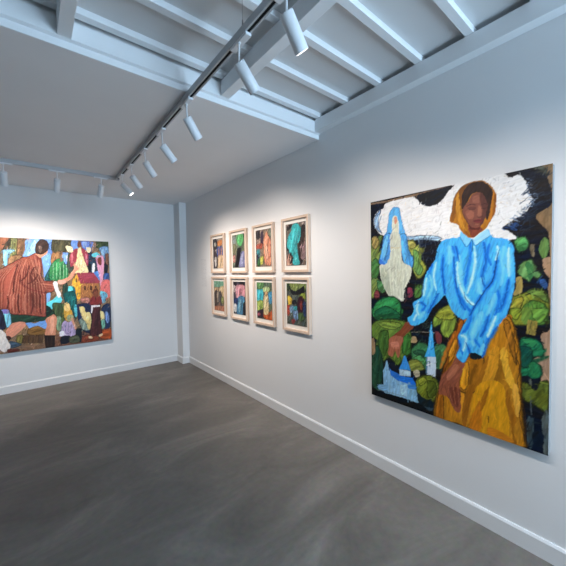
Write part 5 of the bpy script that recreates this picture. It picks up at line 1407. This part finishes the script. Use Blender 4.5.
('p',(190,96,104),[290,353,321,354,315,280,287,279],0.15,70,2),
('s',(76,40,43),[290,353,321,354,315,280,287,279,290,353],0.1,0,6),
('s',(237,123,132),[290,297,297,319,306,340],0.1,0,8),
('s',(136,69,74),[301,293,307,315,316,336],0.1,0,8),
('m',(0,0,0),[0,0],0.3,75,(220,32,7,10,7,0.9)),
('m',(0,0,0),[0,0],0.35,75,(450,16,3,9,80,1.2)),
]),
'B3': (295, 420, [
('p',(91,108,91),[-48,450,337,454,324,-20,-72,-58],0.3,70,2),
('s',(38,45,38),[-48,450,337,454,324,-20,-72,-58,-48,450],0.1,0,6),
('s',(117,137,117),[21,85,58,234,126,373],0.1,0,106),
('s',(65,77,65),[144,40,181,190,249,328],0.1,0,106),
('d',(149,174,97),[-48,450,337,454,324,-20,-72,-58],0.3,50,(24,22,7,9)),
('d',(42,60,68),[-48,450,337,454,324,-20,-72,-58],0.3,60,(20,22,7,10)),
('p',(70,185,204),[-1,332,121,346,122,217,14,188],0.15,70,2),
('s',(30,74,81),[-1,332,121,346,122,217,14,188,-1,332],0.1,0,6),
('s',(91,231,254),[29,233,41,279,62,322],0.1,0,31),
('s',(50,133,146),[66,219,78,266,99,309],0.1,0,31),
('p',(98,144,88),[19,416,150,418,122,354,21,343],0.15,70,2),
('s',(41,58,37),[19,416,150,418,122,354,21,343,19,416],0.1,0,6),
('s',(125,181,113),[53,350,64,388,80,424],0.1,0,19),
('s',(70,103,63),[76,342,86,380,103,416],0.1,0,19),
('p',(190,215,155),[122,354,237,372,248,328,146,309],0.15,70,2),
('s',(76,85,62),[122,354,237,372,248,328,146,309,122,354],0.1,0,6),
('s',(237,255,195),[166,309,176,345,192,380],0.1,0,16),
('s',(136,154,111),[185,302,195,338,211,373],0.1,0,16),
('p',(81,158,201),[234,297,297,314,293,196,239,193],0.15,70,2),
('s',(34,64,80),[234,297,297,314,293,196,239,193,234,297],0.1,0,6),
('s',(104,198,251),[244,219,254,254,269,288],0.1,0,16),
('s',(58,113,144),[263,212,273,247,288,281],0.1,0,16),
('p',(158,184,92),[3,195,116,209,107,108,9,85],0.15,70,2),
('s',(64,73,38),[3,195,116,209,107,108,9,85,3,195],0.1,0,6),
('s',(198,230,118),[29,120,38,157,54,190],0.1,0,29),
('s',(113,132,66),[63,108,71,145,88,178],0.1,0,29),
('p',(53,38,53),[-2,76,138,110,135,16,1,13],0.15,70,2),
('s',(24,18,24),[-2,76,138,110,135,16,1,13,-2,76],0.1,0,6),
('s',(70,52,70),[39,20,50,60,68,99],0.1,0,25),
('s',(38,27,38),[68,9,79,50,97,88],0.1,0,25),
('p',(173,95,112),[8,53,63,65,61,34,12,30],0.15,70,2),
('s',(69,40,46),[8,53,63,65,61,34,12,30,8,53],0.1,0,6),
('s',(217,121,142),[25,32,29,48,36,63],0.1,0,9),
('s',(124,68,80),[36,28,40,44,47,59],0.1,0,9),
('p',(204,99,56),[132,75,214,69,296,106,288,2,148,5],0.15,70,2),
('s',(81,41,25),[132,75,214,69,296,106,288,2,148,5,132,75],0.1,0,6),
('s',(254,126,74),[183,11,196,59,217,103],0.1,0,27),
('s',(146,71,40),[214,-1,227,47,248,92],0.1,0,27),
('p',(231,207,157),[139,256,183,280,226,260,225,78,137,63],0.15,70,2),
('s',(91,82,63),[139,256,183,280,226,260,225,78,137,63,139,256],0.1,0,6),
('s',(255,255,197),[146,131,165,193,191,253],0.1,0,23),
('s',(166,149,113),[173,121,192,184,218,244],0.1,0,23),
('p',(194,160,117),[161,310,198,329,217,297,196,273,165,280],0.15,70,2),
('s',(77,64,48),[161,310,198,329,217,297,196,273,165,280,161,310],0.1,0,6),
('s',(242,201,148),[173,285,177,302,185,317],0.1,0,14),
('s',(139,115,84),[190,279,194,296,202,311],0.1,0,14),
('l',(246,234,195),[182,243,177,97],0.1,0,5),
('m',(0,0,0),[0,0],0.3,75,(220,32,7,10,7,0.9)),
('m',(0,0,0),[0,0],0.35,75,(450,16,3,9,87,1.2)),
]),
'B4': (295, 420, [
('p',(84,91,84),[-37,450,331,449,322,-15,-55,-58],0.3,70,2),
('s',(35,38,35),[-37,450,331,449,322,-15,-55,-58,-37,450],0.1,0,6),
('s',(108,117,108),[30,84,68,233,134,371],0.1,0,100),
('s',(60,65,60),[146,42,184,191,250,329],0.1,0,100),
('p',(130,144,84),[-6,429,301,430,299,367,248,353,12,348],0.15,70,2),
('s',(53,58,35),[-6,429,301,430,299,367,248,353,12,348,-6,429],0.1,0,6),
('s',(164,181,108),[127,303,155,391,190,476],0.1,0,21),
('s',(93,103,60),[152,294,180,382,215,467],0.1,0,21),
('d',(61,87,61),[-37,450,331,449,322,-15,-55,-58],0.3,50,(24,24,7,11)),
('d',(150,159,150),[-37,450,331,449,322,-15,-55,-58],0.3,60,(20,22,6,12)),
('p',(25,27,33),[38,376,84,357,133,344,192,365,264,398,262,328,200,311,142,305,82,310],0.15,70,2),
('p',(41,58,41),[10,413,45,416,54,363,12,342],0.15,70,2),
('s',(19,26,19),[10,413,45,416,54,363,12,342,10,413],0.1,0,6),
('s',(56,76,56),[16,365,22,387,31,407],0.1,0,11),
('s',(29,41,29),[29,360,35,382,44,402],0.1,0,11),
('p',(218,180,66),[14,294,81,267,79,213,24,206],0.15,70,2),
('s',(86,72,29),[14,294,81,267,79,213,24,206,14,294],0.1,0,6),
('s',(255,225,86),[30,224,37,250,48,273],0.1,0,17),
('s',(156,129,47),[51,217,57,242,69,266],0.1,0,17),
('p',(147,164,69),[190,307,266,328,283,278,227,262],0.15,70,2),
('s',(59,66,30),[190,307,266,328,283,278,227,262,190,307],0.1,0,6),
('s',(185,206,90),[222,271,229,298,241,324],0.1,0,17),
('s',(105,118,49),[242,264,249,291,261,316],0.1,0,17),
('p',(30,30,35),[80,243,140,252,149,217,89,206],0.15,70,2),
('p',(163,68,53),[-2,191,48,187,41,105,-1,101],0.15,70,2),
('s',(65,29,24),[-2,191,48,187,41,105,-1,101,-2,191],0.1,0,6),
('s',(204,88,70),[5,123,12,149,23,174],0.1,0,13),
('s',(117,48,38),[20,118,27,144,38,169],0.1,0,13),
('p',(128,166,200),[43,176,105,190,107,123,50,126],0.15,70,2),
('s',(52,67,80),[43,176,105,190,107,123,50,126,43,176],0.1,0,6),
('s',(162,208,250),[60,138,64,158,74,176],0.1,0,16),
('s',(92,119,144),[79,131,83,151,93,169],0.1,0,16),
('p',(121,151,190),[97,129,157,154,180,76,114,43],0.15,70,2),
('s',(49,61,76),[97,129,157,154,180,76,114,43,97,129],0.1,0,6),
('s',(153,190,237),[113,74,121,106,136,136],0.1,0,21),
('s',(87,108,136),[138,65,146,97,161,127],0.1,0,21),
('p',(71,165,174),[108,184,158,193,151,153,111,148],0.15,70,2),
('s',(30,66,70),[108,184,158,193,151,153,111,148,108,184],0.1,0,6),
('s',(92,207,218),[120,158,124,173,130,186],0.1,0,11),
('s',(51,118,125),[134,153,137,168,144,181],0.1,0,11),
('p',(59,26,37),[174,267,213,297,261,279,266,206,246,127,189,123,164,207],0.15,70,2),
('s',(26,13,18),[174,267,213,297,261,279,266,206,246,127,189,123,164,207,174,267],0.1,0,6),
('s',(77,37,51),[183,172,197,222,219,270],0.1,0,26),
('s',(42,18,26),[214,161,228,211,249,259],0.1,0,26),
('p',(132,60,54),[203,235,236,250,234,172,205,163],0.15,70,2),
('s',(54,26,24),[203,235,236,250,234,172,205,163,203,235],0.1,0,6),
('s',(167,79,71),[206,182,213,207,223,231],0.1,0,8),
('s',(95,43,38),[216,179,223,204,233,228],0.1,0,8),
('p',(80,106,63),[175,122,261,128,260,69,183,56],0.15,70,2),
('s',(34,44,27),[175,122,261,128,260,69,183,56,175,122],0.1,0,6),
('s',(103,135,82),[200,73,206,99,218,122],0.1,0,18),
('s',(57,76,45),[222,66,228,91,239,114],0.1,0,18),
('p',(44,61,104),[245,224,286,239,283,110,251,108],0.15,70,2),
('s',(20,27,43),[245,224,286,239,283,110,251,108,245,224],0.1,0,6),
('s',(59,80,132),[247,136,259,173,274,209],0.1,0,10),
('s',(31,43,74),[259,131,271,169,286,205],0.1,0,10),
('p',(142,64,64),[74,53,124,50,113,16,73,18],0.15,70,2),
('s',(57,28,28),[74,53,124,50,113,16,73,18,74,53],0.1,0,6),
('s',(179,84,84),[85,22,89,37,96,51],0.1,0,9),
('s',(102,46,46),[96,18,100,33,107,47],0.1,0,9),
('m',(0,0,0),[0,0],0.3,75,(220,32,7,10,7,0.9)),
('m',(0,0,0),[0,0],0.35,75,(450,16,3,9,94,1.2)),
]),
}

class Noise:
    def __init__(s, seed):
        s.g = np.random.RandomState(seed).rand(256, 256) * 2 - 1
    def __call__(s, x, y):
        xi = np.floor(x).astype(int); yi = np.floor(y).astype(int)
        fx = x - xi; fy = y - yi
        fx = fx*fx*(3-2*fx); fy = fy*fy*(3-2*fy)
        g = s.g; a = xi & 255; b = yi & 255; a1 = (xi+1) & 255; b1 = (yi+1) & 255
        return (g[b, a]*(1-fx) + g[b, a1]*fx)*(1-fy) + (g[b1, a]*(1-fx) + g[b1, a1]*fx)*fy
N1, N2, N3 = Noise(1), Noise(2), Noise(3)

def spline(P, closed, n=6):
    P = np.array(P, float)
    k = len(P); out = []
    rng = range(k) if closed else range(k-1)
    for i in rng:
        if closed: p0, p1, p2, p3 = P[i-1], P[i], P[(i+1) % k], P[(i+2) % k]
        else: p0, p1, p2, p3 = P[max(i-1, 0)], P[i], P[i+1], P[min(i+2, k-1)]
        for t in np.linspace(0, 1, n, endpoint=False):
            out.append(.5*((2*p1) + (p2-p0)*t + (2*p0-5*p1+4*p2-p3)*t*t + (3*p1-p0-3*p2+p3)*t**3))
    if not closed: out.append(P[-1])
    return np.array(out)
def inside(poly, X, Y):
    r = np.zeros(X.shape, bool)
    x0, y0 = poly[-1]
    for x1, y1 in poly:
        if y0 != y1:
            c = ((y0 > Y) != (y1 > Y)) & (X < (x1-x0)*(Y-y0)/(y1-y0) + x0)
            r ^= c
        x0, y0 = x1, y1
    return r
def seg_dist(X, Y, pts):
    """distance to a polyline and the parameter along it (0..1)"""
    best = np.full(X.shape, 1e9); par = np.zeros(X.shape)
    n = len(pts) - 1
    for i in range(n):
        (ax, ay), (bx, by) = pts[i], pts[i+1]
        dx, dy = bx-ax, by-ay; L = dx*dx+dy*dy+1e-9
        t = np.clip(((X-ax)*dx + (Y-ay)*dy)/L, 0, 1)
        d = np.hypot(X-ax-t*dx, Y-ay-t*dy)
        m = d < best; best[m] = d[m]; par[m] = ((i+t)/n)[m]
    return best, par
def render_ops(w, h, ops, step, gain, wob):
    """lay the strokes down on a grid; returns colours (ny, nx, 3), linear"""
    ss = 2; st = step/ss
    nx, ny = int(round(w/step))+1, int(round(h/step))+1
    gx, gy = (np.arange(nx*ss)+.5)*st - step/2, (np.arange(ny*ss)+.5)*st - step/2
    X, Y = np.meshgrid(gx, gy)
    img = np.ones((ny*ss, nx*ss, 3))*.5
    Xw = X + wob*(N1(X/14, Y/14) + .6*N2(X/6, Y/6)); Yw = Y + wob*(N2(X/14+40, Y/14) + .6*N1(X/6+9, Y/6))
    def sub(P, pad):
        lo = P.min(0)-pad; hi = P.max(0)+pad
        i0, i1 = np.searchsorted(gx, [lo[0], hi[0]]); j0, j1 = np.searchsorted(gy, [lo[1], hi[1]])
        return slice(j0, j1), slice(i0, i1)
    for oi, (kind, c, flat, jit, ang, ex) in enumerate(ops):
        P = np.array(flat, float).reshape(-1, 2)
        c = np.array(c, float)
        if kind in 'pq':
            poly = spline(P, True) if kind == 'p' else P
            s = sub(poly, 8)
            if s[0].start >= s[0].stop or s[1].start >= s[1].stop: continue
            m = inside(poly, Xw[s], Yw[s]) if kind == 'p' else inside(poly, X[s]+.4*(Xw[s]-X[s]), Y[s]+.4*(Yw[s]-Y[s]))
            a = math.radians(ang); ca, sa = math.cos(a), math.sin(a)
            U = (X[s]*ca + Y[s]*sa); V = (-X[s]*sa + Y[s]*ca)
            n = .6*N1(U/45 + oi*7.3, V/7 + oi) + .5*N2(U/22, V/3.5 + oi*3)
            hue = N3(U/60 + oi, V/16)
            k = (1 + jit*1.3*n)[..., None]
            col = c*k + (jit*28*hue)[..., None]*np.array([1, .15, -.9])
            img[s][m] = np.clip(col[m]/255, 0, 1)
        elif kind == 's':
            line = spline(P, False, 5)
            s = sub(line, ex+4)
            if s[0].start >= s[0].stop or s[1].start >= s[1].stop: continue
            d, par = seg_dist(Xw[s], Yw[s], line)
            wd = ex/2*(.4+.6*np.sqrt(np.clip(4*par*(1-par), 0, 1)))
            al = np.clip(1.35*(1-d/wd), 0, 1)*.85*(1+.35*N1(X[s]/5, Y[s]/22))
            al = np.clip(al, 0, 1)[..., None]
            img[s] = img[s]*(1-al) + (c/255)*al
        elif kind == 'm':
            # loose dabs that pick up and drag the colour already on the canvas
            n_, ln, wd, off, seed, thr = ex
            rs = np.random.RandomState(seed)
            H_, W_ = X.shape
            for k in range(n_):
                x, y = rs.rand()*w, rs.rand()*h
                sx, sy = x + rs.randn()*off, y + rs.randn()*off
                ci = img[min(max(int(sy/st), 0), H_-1), min(max(int(sx/st), 0), W_-1)]
                lc = img[min(max(int(y/st), 0), H_-1), min(max(int(x/st), 0), W_-1)]
                if np.abs(ci-lc).sum() > thr: continue
                col = np.clip(ci*(1+jit*rs.randn()) + jit*.05*rs.randn(3), 0, 1)
                a = math.radians(ang + rs.randn()*30); L = ln*(.4+rs.rand()); e = np.array([math.cos(a), math.sin(a)])*L/2
                line = np.array([(x-e[0], y-e[1]), (x+rs.randn()*L*.06, y+rs.randn()*L*.06), (x+e[0], y+e[1])])
                wk = wd*(.5+rs.rand())
                s = sub(line, wk+2)
                if s[0].start >= s[0].stop or s[1].start >= s[1].stop: continue
                d, par = seg_dist(X[s], Y[s], line)
                al = np.clip((wk/2*(1-.5*par)-d)/1.2+.5, 0, 1)*.75
                img[s] = img[s]*(1-al[..., None]) + col*al[..., None]
        elif kind == 'l':
            line = spline(P, False, 5)
            s = sub(line, ex+4)
            if s[0].start >= s[0].stop or s[1].start >= s[1].stop: continue
            d, par = seg_dist(Xw[s], Yw[s], line)
            wd = ex/2*(.35+.65*np.sqrt(np.clip(4*par*(1-par), 0, 1)))
            al = np.clip((wd-d)/1.5+.5, 0, 1)*.9
            col = np.clip(c/255*(1+jit*N2(X[s]/9, Y[s]/5))[..., None], 0, 1)
            img[s] = img[s]*(1-al[..., None]) + col*al[..., None]
        else:
            cnt, ln, wd, seed = ex
            rs = np.random.RandomState(seed)
            poly = spline(P, True); lo, hi = poly.min(0), poly.max(0); k = 0; tries = 0
            while k < cnt and tries < cnt*8:
                tries += 1
                q = lo + rs.rand(2)*(hi-lo)
                if not inside(poly, np.array([q[0]]), np.array([q[1]]))[0]: continue
                k += 1
                a = math.radians(ang + rs.randn()*25); L = ln*(.5+rs.rand())
                e = q + L*np.array([math.cos(a), math.sin(a)])
                line = np.array([q, (q+e)/2 + rs.randn(2)*L*.08, e])
                s = sub(line, wd+3)
                if s[0].start >= s[0].stop or s[1].start >= s[1].stop: continue
                d, par = seg_dist(Xw[s], Yw[s], line)
                al = np.clip((wd/2-d)/1.2+.5, 0, 1)*.8
                col = np.clip(c/255*(1+jit*rs.randn()*.6), 0, 1)
                img[s] = img[s]*(1-al[..., None]) + col*al[..., None]
    img = np.where(img <= .04045, img/12.92, ((img+.055)/1.055)**2.4)
    img = img.reshape(ny, ss, nx, ss, 3).mean((1, 3))
    return np.clip(img*gain, 0, .9)
def painted_sheet(name, key, step, gain, wob, at, parent):
    """a gridded sheet carrying the picture; at(u, v) gives the place of a point in metres"""
    w, h, ops = PAINT[key]
    img = render_ops(w, h, ops, step, gain, wob)
    ny, nx = img.shape[:2]
    us = np.linspace(0, w/1000, nx); vs = np.linspace(0, h/1000, ny)
    U, V = np.meshgrid(us, vs)
    co = at(U.ravel(), V.ravel())
    i = np.arange(nx*ny).reshape(ny, nx)
    q = np.stack([i[:-1, :-1], i[:-1, 1:], i[1:, 1:], i[1:, :-1]], -1).reshape(-1, 4)
    me = bpy.data.meshes.new(name)
    me.vertices.add(nx*ny); me.vertices.foreach_set('co', co.astype(np.float32).ravel())
    me.loops.add(q.size); me.loops.foreach_set('vertex_index', q.astype(np.int32).ravel())
    me.polygons.add(len(q)); me.polygons.foreach_set('loop_start', np.arange(0, q.size, 4, dtype=np.int32))
    me.update(calc_edges=True)
    at_ = me.color_attributes.new('paint', 'FLOAT_COLOR', 'POINT')
    at_.data.foreach_set('color', np.concatenate([img.reshape(-1, 3), np.ones((nx*ny, 1))], 1).astype(np.float32).ravel())
    me.materials.append(M_OIL)
    o = bpy.data.objects.new(name, me); COL.objects.link(o); o.parent = parent
    return o

GAIN = {'woman': 1.0, 'pilgrim': 1.08}
# large painting on the right wall: local x runs along the wall towards the viewer's right, local z up
def canvas_painting(name, label, key, loc, rotz, depth, step):
    w, h, _ = PAINT[key]; w /= 1000; h /= 1000
    t = thing(name, label, 'painting', loc, rot=(0, 0, rotz))
    bm = bmesh.new(); add_box(bm, (0, -depth, 0), (w, -.0005, h))
    c = obj('canvas', bm, M_CANVAS, t, bevel=0.003)
    painted_sheet('painted_surface', key, step, GAIN[key], 2.2, lambda u, v: np.stack([u, np.full(u.shape, -depth-.0012), v], 1), t)
    return t
canvas_painting('painting', 'large upright oil painting of a person in a yellow headscarf, blue shirt and ochre skirt', 'woman', (W, 1.4303, 0.5773), math.radians(-90), .034, 3.6)
canvas_painting('painting', 'wide oil painting on the far wall, kneeling person in a striped red jacket', 'pilgrim', (-0.62, D, 0.5378), 0.0, .034, 4.2)

# eight framed pictures
FW, FH, RAIL, FD = .41, .549, .024, .035
def framed_picture(label, key, y_far, z0):
    t = thing('framed_picture', label, 'picture', (W, y_far, z0), 'framed pictures in two rows on the right wall', (0, 0, math.radians(-90)))
    # four mitred rails
    def rail(pts, axis_mat):
        bm = bmesh.new()
        A = [bm.verts.new((x, -FD, z)) for x, z in pts]; B = [bm.verts.new((x, -.001, z)) for x, z in pts]
        for i in range(4): bm.faces.new((A[i], A[(i+1) % 4], B[(i+1) % 4], B[i]))
        bm.faces.new(A[::-1]); bm.faces.new(B); bmesh.ops.recalc_face_normals(bm, faces=bm.faces)
        return obj('frame_rail', bm, axis_mat, t, bevel=.0012)
    r = RAIL
    rail([(0, 0), (FW, 0), (FW-r, r), (r, r)], M_FRAME_H); rail([(0, FH), (r, FH-r), (FW-r, FH-r), (FW, FH)], M_FRAME_H)
    rail([(0, 0), (r, r), (r, FH-r), (0, FH)], M_FRAME_V); rail([(FW, 0), (FW, FH), (FW-r, FH-r), (FW-r, r)], M_FRAME_V)
    bm = bmesh.new(); add_box(bm, (r, -.012, r), (FW-r, -.004, FH-r)); obj('mount', bm, M_MAT, t)
    w, h = PAINT[key][:2]
    ox, oz = (FW-w/1000)/2, (FH-h/1000)/2 + .004
    bm = bmesh.new(); add_box(bm, (ox-.001, -.0165, oz-.001), (ox+w/1000+.001, -.0118, oz+h/1000+.001))
    sheet = obj('artwork', bm, M_CANVAS, t)
    s = painted_sheet('painted_surface', key, 2.6, .86, 1.5, lambda u, v: np.stack([u+ox, np.full(u.shape, -.0172), v+oz], 1), sheet)
    return t
YS = [4.198, 3.640, 3.090, 2.535]
LAB = {
 'A1': 'pale wood framed picture in the top row at the far end, dark figure beside blue',
 'A2': 'pale wood framed picture in the top row with a black figure on green',
 'A3': 'pale wood framed picture in the top row with a peach coloured figure',
 'A4': 'pale wood framed picture in the top row with a large turquoise figure',
 'B1': 'pale wood framed picture in the bottom row at the far end, brown with green top',
 'B2': 'pale wood framed picture in the bottom row, pink upper body over blue',
 'B3': 'pale wood framed picture in the bottom row, cream figure with orange base',
 'B4': 'pale wood framed picture in the bottom row, black winged shape above maroon figure'}
for i, y in enumerate(YS):
    framed_picture(LAB['A%d' % (i+1)], 'A%d' % (i+1), y, 1.540)
    framed_picture(LAB['B%d' % (i+1)], 'B%d' % (i+1), y, 0.938)

# faint wall text to the left of the pictures
bm = bmesh.new(); add_box(bm, (-.0008, -.19, -.43), (0, 0, 0))
wt = obj('wall_caption', bm, M_TEXT); wt.location = (W, 4.60, 1.765); tag(wt, 'faint grey caption lettering on the right wall left of the framed pictures', 'wall text')

# small blank-looking title card beside the wide painting
bm = bmesh.new(); add_box(bm, (0, -.004, 0), (.085, -.0004, .032))
tc_ = obj('title_card', bm, M_BASE, bevel=.0006, loc=None); tc_.location = (1.022, D, 1.425)
tag(tc_, 'tiny off-white title card on the far wall right of the wide painting', 'label')

# ------------------------------------------------------------------ spotlight tracks
TX, TZ0, TZ1 = .845, 2.700, 2.7385
TY_END, TY0 = 4.235, -1.9
t = thing('light_track', 'long white spotlight track running along the room towards the viewer', 'track', (TX, 4.2, TZ1))
def track_mesh(parent, axis, a, b, c):
    """hollow square channel with an open slot underneath"""
    hw, wall = .0175, .0045
    bm = bmesh.new()
    prof = [(-hw, TZ1), (hw, TZ1), (hw, TZ0), (.008, TZ0), (.008, TZ0+.004), (hw-wall, TZ0+.004), (hw-wall, TZ1-wall), (-hw+wall, TZ1-wall), (-hw+wall, TZ0+.004), (-.008, TZ0+.004), (-.008, TZ0), (-hw, TZ0)]
    p = [(c+x, z) for x, z in prof]
    add_prism(bm, p, 1 if axis == 'y' else 0, a, b)
    o = obj('rail', bm, M_TRACK); 
    bm = bmesh.new()
    lo = (c-hw+wall+.0005, a+.002, TZ0+.0045); hi = (c+hw-wall-.0005, b-.002, TZ1-wall-.0005)
    if axis == 'x': lo, hi = (lo[1], lo[0], lo[2]), (hi[1], hi[0], hi[2])
    add_box(bm, lo, hi)
    s = obj('conductor_insert', bm, M_SLOT)
    for q in (o, s):
        q.parent = parent; q.matrix_parent_inverse = Matrix.Translation(parent.location).inverted()
    return o
track_mesh(t, 'y', TY0, TY_END-.02, TX)
TXB = 4.215
t2 = thing('light_track', 'short white spotlight track running across in front of the far wall', 'track', (0.2, TXB, TZ1))
track_mesh(t2, 'x', -2.2, TX+.0175, TXB+.0375)
TXB += .0375

# hanging wires in the high part of the ceiling
for yy, lab in ((1.31, 'thin steel wire holding the spotlight track below a rafter'), (-0.6, 'thin steel wire holding the track behind the viewer')):
    bm = bmesh.new()
    add_lathe(bm, [(.0011, TZ1), (.0011, ZT-.03)], Matrix.Translation((TX-.012, yy, 0)), 8)
    t = thing('suspension_wire', lab, 'wire', (TX-.012, yy, TZ1))
    o = obj('wire', bm, M_STEEL, t); o.matrix_parent_inverse = Matrix.Translation(t.location).inverted()
    for z0, nm in ((TZ1, 'lower_ferrule'), (ZT-.032, 'ceiling_anchor')):
        bm = bmesh.new(); add_lathe(bm, [(.004, z0), (.004, z0+.022), (.0025, z0+.030)], Matrix.Translation((TX-.012, yy, 0)), 12)
        o = obj(nm, bm, M_STEEL, t, smooth=True); o.matrix_parent_inverse = Matrix.Translation(t.location).inverted()

# ------------------------------------------------------------------ spotlights
def spotlight(label, pivot, aim, along, power, size, group, tc):
    P = Vector(pivot); d = Vector(aim).normalized()
    if along == 'y': base = Vector((tc, P.y, TZ0))
    else: base = Vector((P.x, tc, TZ0))
    t = thing('track_spotlight', label, 'spotlight', base, group)
    inv = Matrix.Translation(base).inverted()
    def part(name, bm, m, smooth=True, bevel=0, parent=t):
        o = obj(name, bm, m, parent, smooth, bevel)
        o.matrix_parent_inverse = inv
        return o
    # adapter box filling the slot
    L, hw = .15, .0165
    bm = bmesh.new()
    lo, hi = Vector((-hw, -L/2, -.016)), Vector((hw, L/2, -.0005))
    if along == 'x': lo, hi = Vector((-L/2, -hw, -.016)), Vector((L/2, hw, -.0005))
    add_box(bm, base+lo, base+hi); part('adapter', bm, M_LAMP, False, .003)
    # stem from the adapter to the pivot
    z1 = TZ0-.016
    bm = bmesh.new()
    bot = Vector((P.x, P.y, P.z)) ; top = Vector((base.x*.3+P.x*.7, base.y*.3+P.y*.7, z1+.001)) if along == 'y' else Vector((P.x, P.y, z1+.001))
    ax = (bot-top); F = Matrix.Translation(top) @ ax.to_track_quat('Z', 'Y').to_matrix().to_4x4()
    add_lathe(bm, [(.009, 0), (.009, .006), (.0048, .008), (.0048, ax.length+.004)], F, 16); part('stem', bm, M_LAMP)
    # cylinder housing, open at the front
    Fh = Matrix.Translation(P) @ d.to_track_quat('Z', 'Y').to_matrix().to_4x4()
    bm = bmesh.new(); R = .0305; HL = .143
    add_lathe(bm, [(.002, -.004), (R-.004, -.004), (R-.001, -.002), (R, .002), (R, HL), (R-.003, HL), (R-.0035, HL-.012), (.002, HL-.013)], Fh, 36)
    housing = part('housing', bm, M_LAMP)
    bm = bmesh.new(); add_lathe(bm, [(.0245, HL-.0105), (.0245, HL-.006), (.012, HL-.0035), (.001, HL-.003)], Fh, 28); 
    lens = part('lens', bm, M_LENS); lens['label'] = 'lit white lens'
    ld = bpy.data.lights.new('spotlight_beam', 'SPOT'); ld.energy = power; ld.color = SPOT_COL
    ld.spot_size = math.radians(size); ld.spot_blend = 1.0; ld.shadow_soft_size = .02
    lo_ = bpy.data.objects.new('spotlight_beam', ld); COL.objects.link(lo_)
    lo_.matrix_world = Matrix.Translation(P + d*(HL+.004)) @ (-d).to_track_quat('Z', 'Y').to_matrix().to_4x4()
    lo_.parent = t; lo_.matrix_parent_inverse = inv
    return t
SPOT_COL = (1.0, 0.885, 0.79)
G1, G2 = 'spotlights on the long track', 'spotlights on the far track'
HEADS = [
 ((.832, .981, 2.588), (.635, .05, -.775), 'white cylinder spotlight nearest the viewer, hanging from the long track', 29, 98),
 ((.834, 1.353, 2.587), (.71, .07, -.70), 'white cylinder spotlight on the long track, second from the viewer', 29, 98),
 ((.846, 2.049, 2.593), (.63, .18, -.76), 'white cylinder spotlight on the long track, third from the viewer, just past the ceiling edge', 45, 100),
 ((.856, 2.586, 2.584), (.69, .12, -.71), 'white cylinder spotlight under the low ceiling, fourth from the viewer', 45, 100),
 ((.858, 3.086, 2.593), (.62, .25, -.74), 'white cylinder spotlight on the long track, third from its far end', 45, 100),
 ((.860, 3.603, 2.593), (.65, .22, -.73), 'white cylinder spotlight on the long track, second from its far end', 45*.85, 92),
 ((.857, 4.028, 2.601), (.62, -.20, -.76), 'white cylinder spotlight at the far end of the long track, its lit lens facing out', 45*.8, 94)]
for p, a, lab, pw, sz in HEADS:
    spotlight(lab, p, a, 'y', pw, sz, G1, TX)
spotlight('unseen white cylinder spotlight added on the long track to light the large painting', (.845, .40, 2.602), (.62, .05, -.78), 'y', 29*1.25, 98, G1, TX)  # out-of-view head, added to brighten the large painting and its wall
spotlight('unseen white cylinder spotlight added on the long track behind the viewer for its light', (.845, -.55, 2.602), (.62, .05, -.78), 'y', 29*1.25, 98, G1, TX)  # another unseen head, added only for the light it gives
for x, lab, pw in ((.672, 'short white spotlight on the far track, nearest the track corner', 80*.25), (.247, 'short white spotlight in the middle of the far track', 80*.5), (-.196, 'short white spotlight on the far track at the left edge of the view', 80*1.15)):
    spotlight(lab, (x, TXB, 2.605), (-.02, .61, -.79), 'x', pw, 108, G2, TXB)
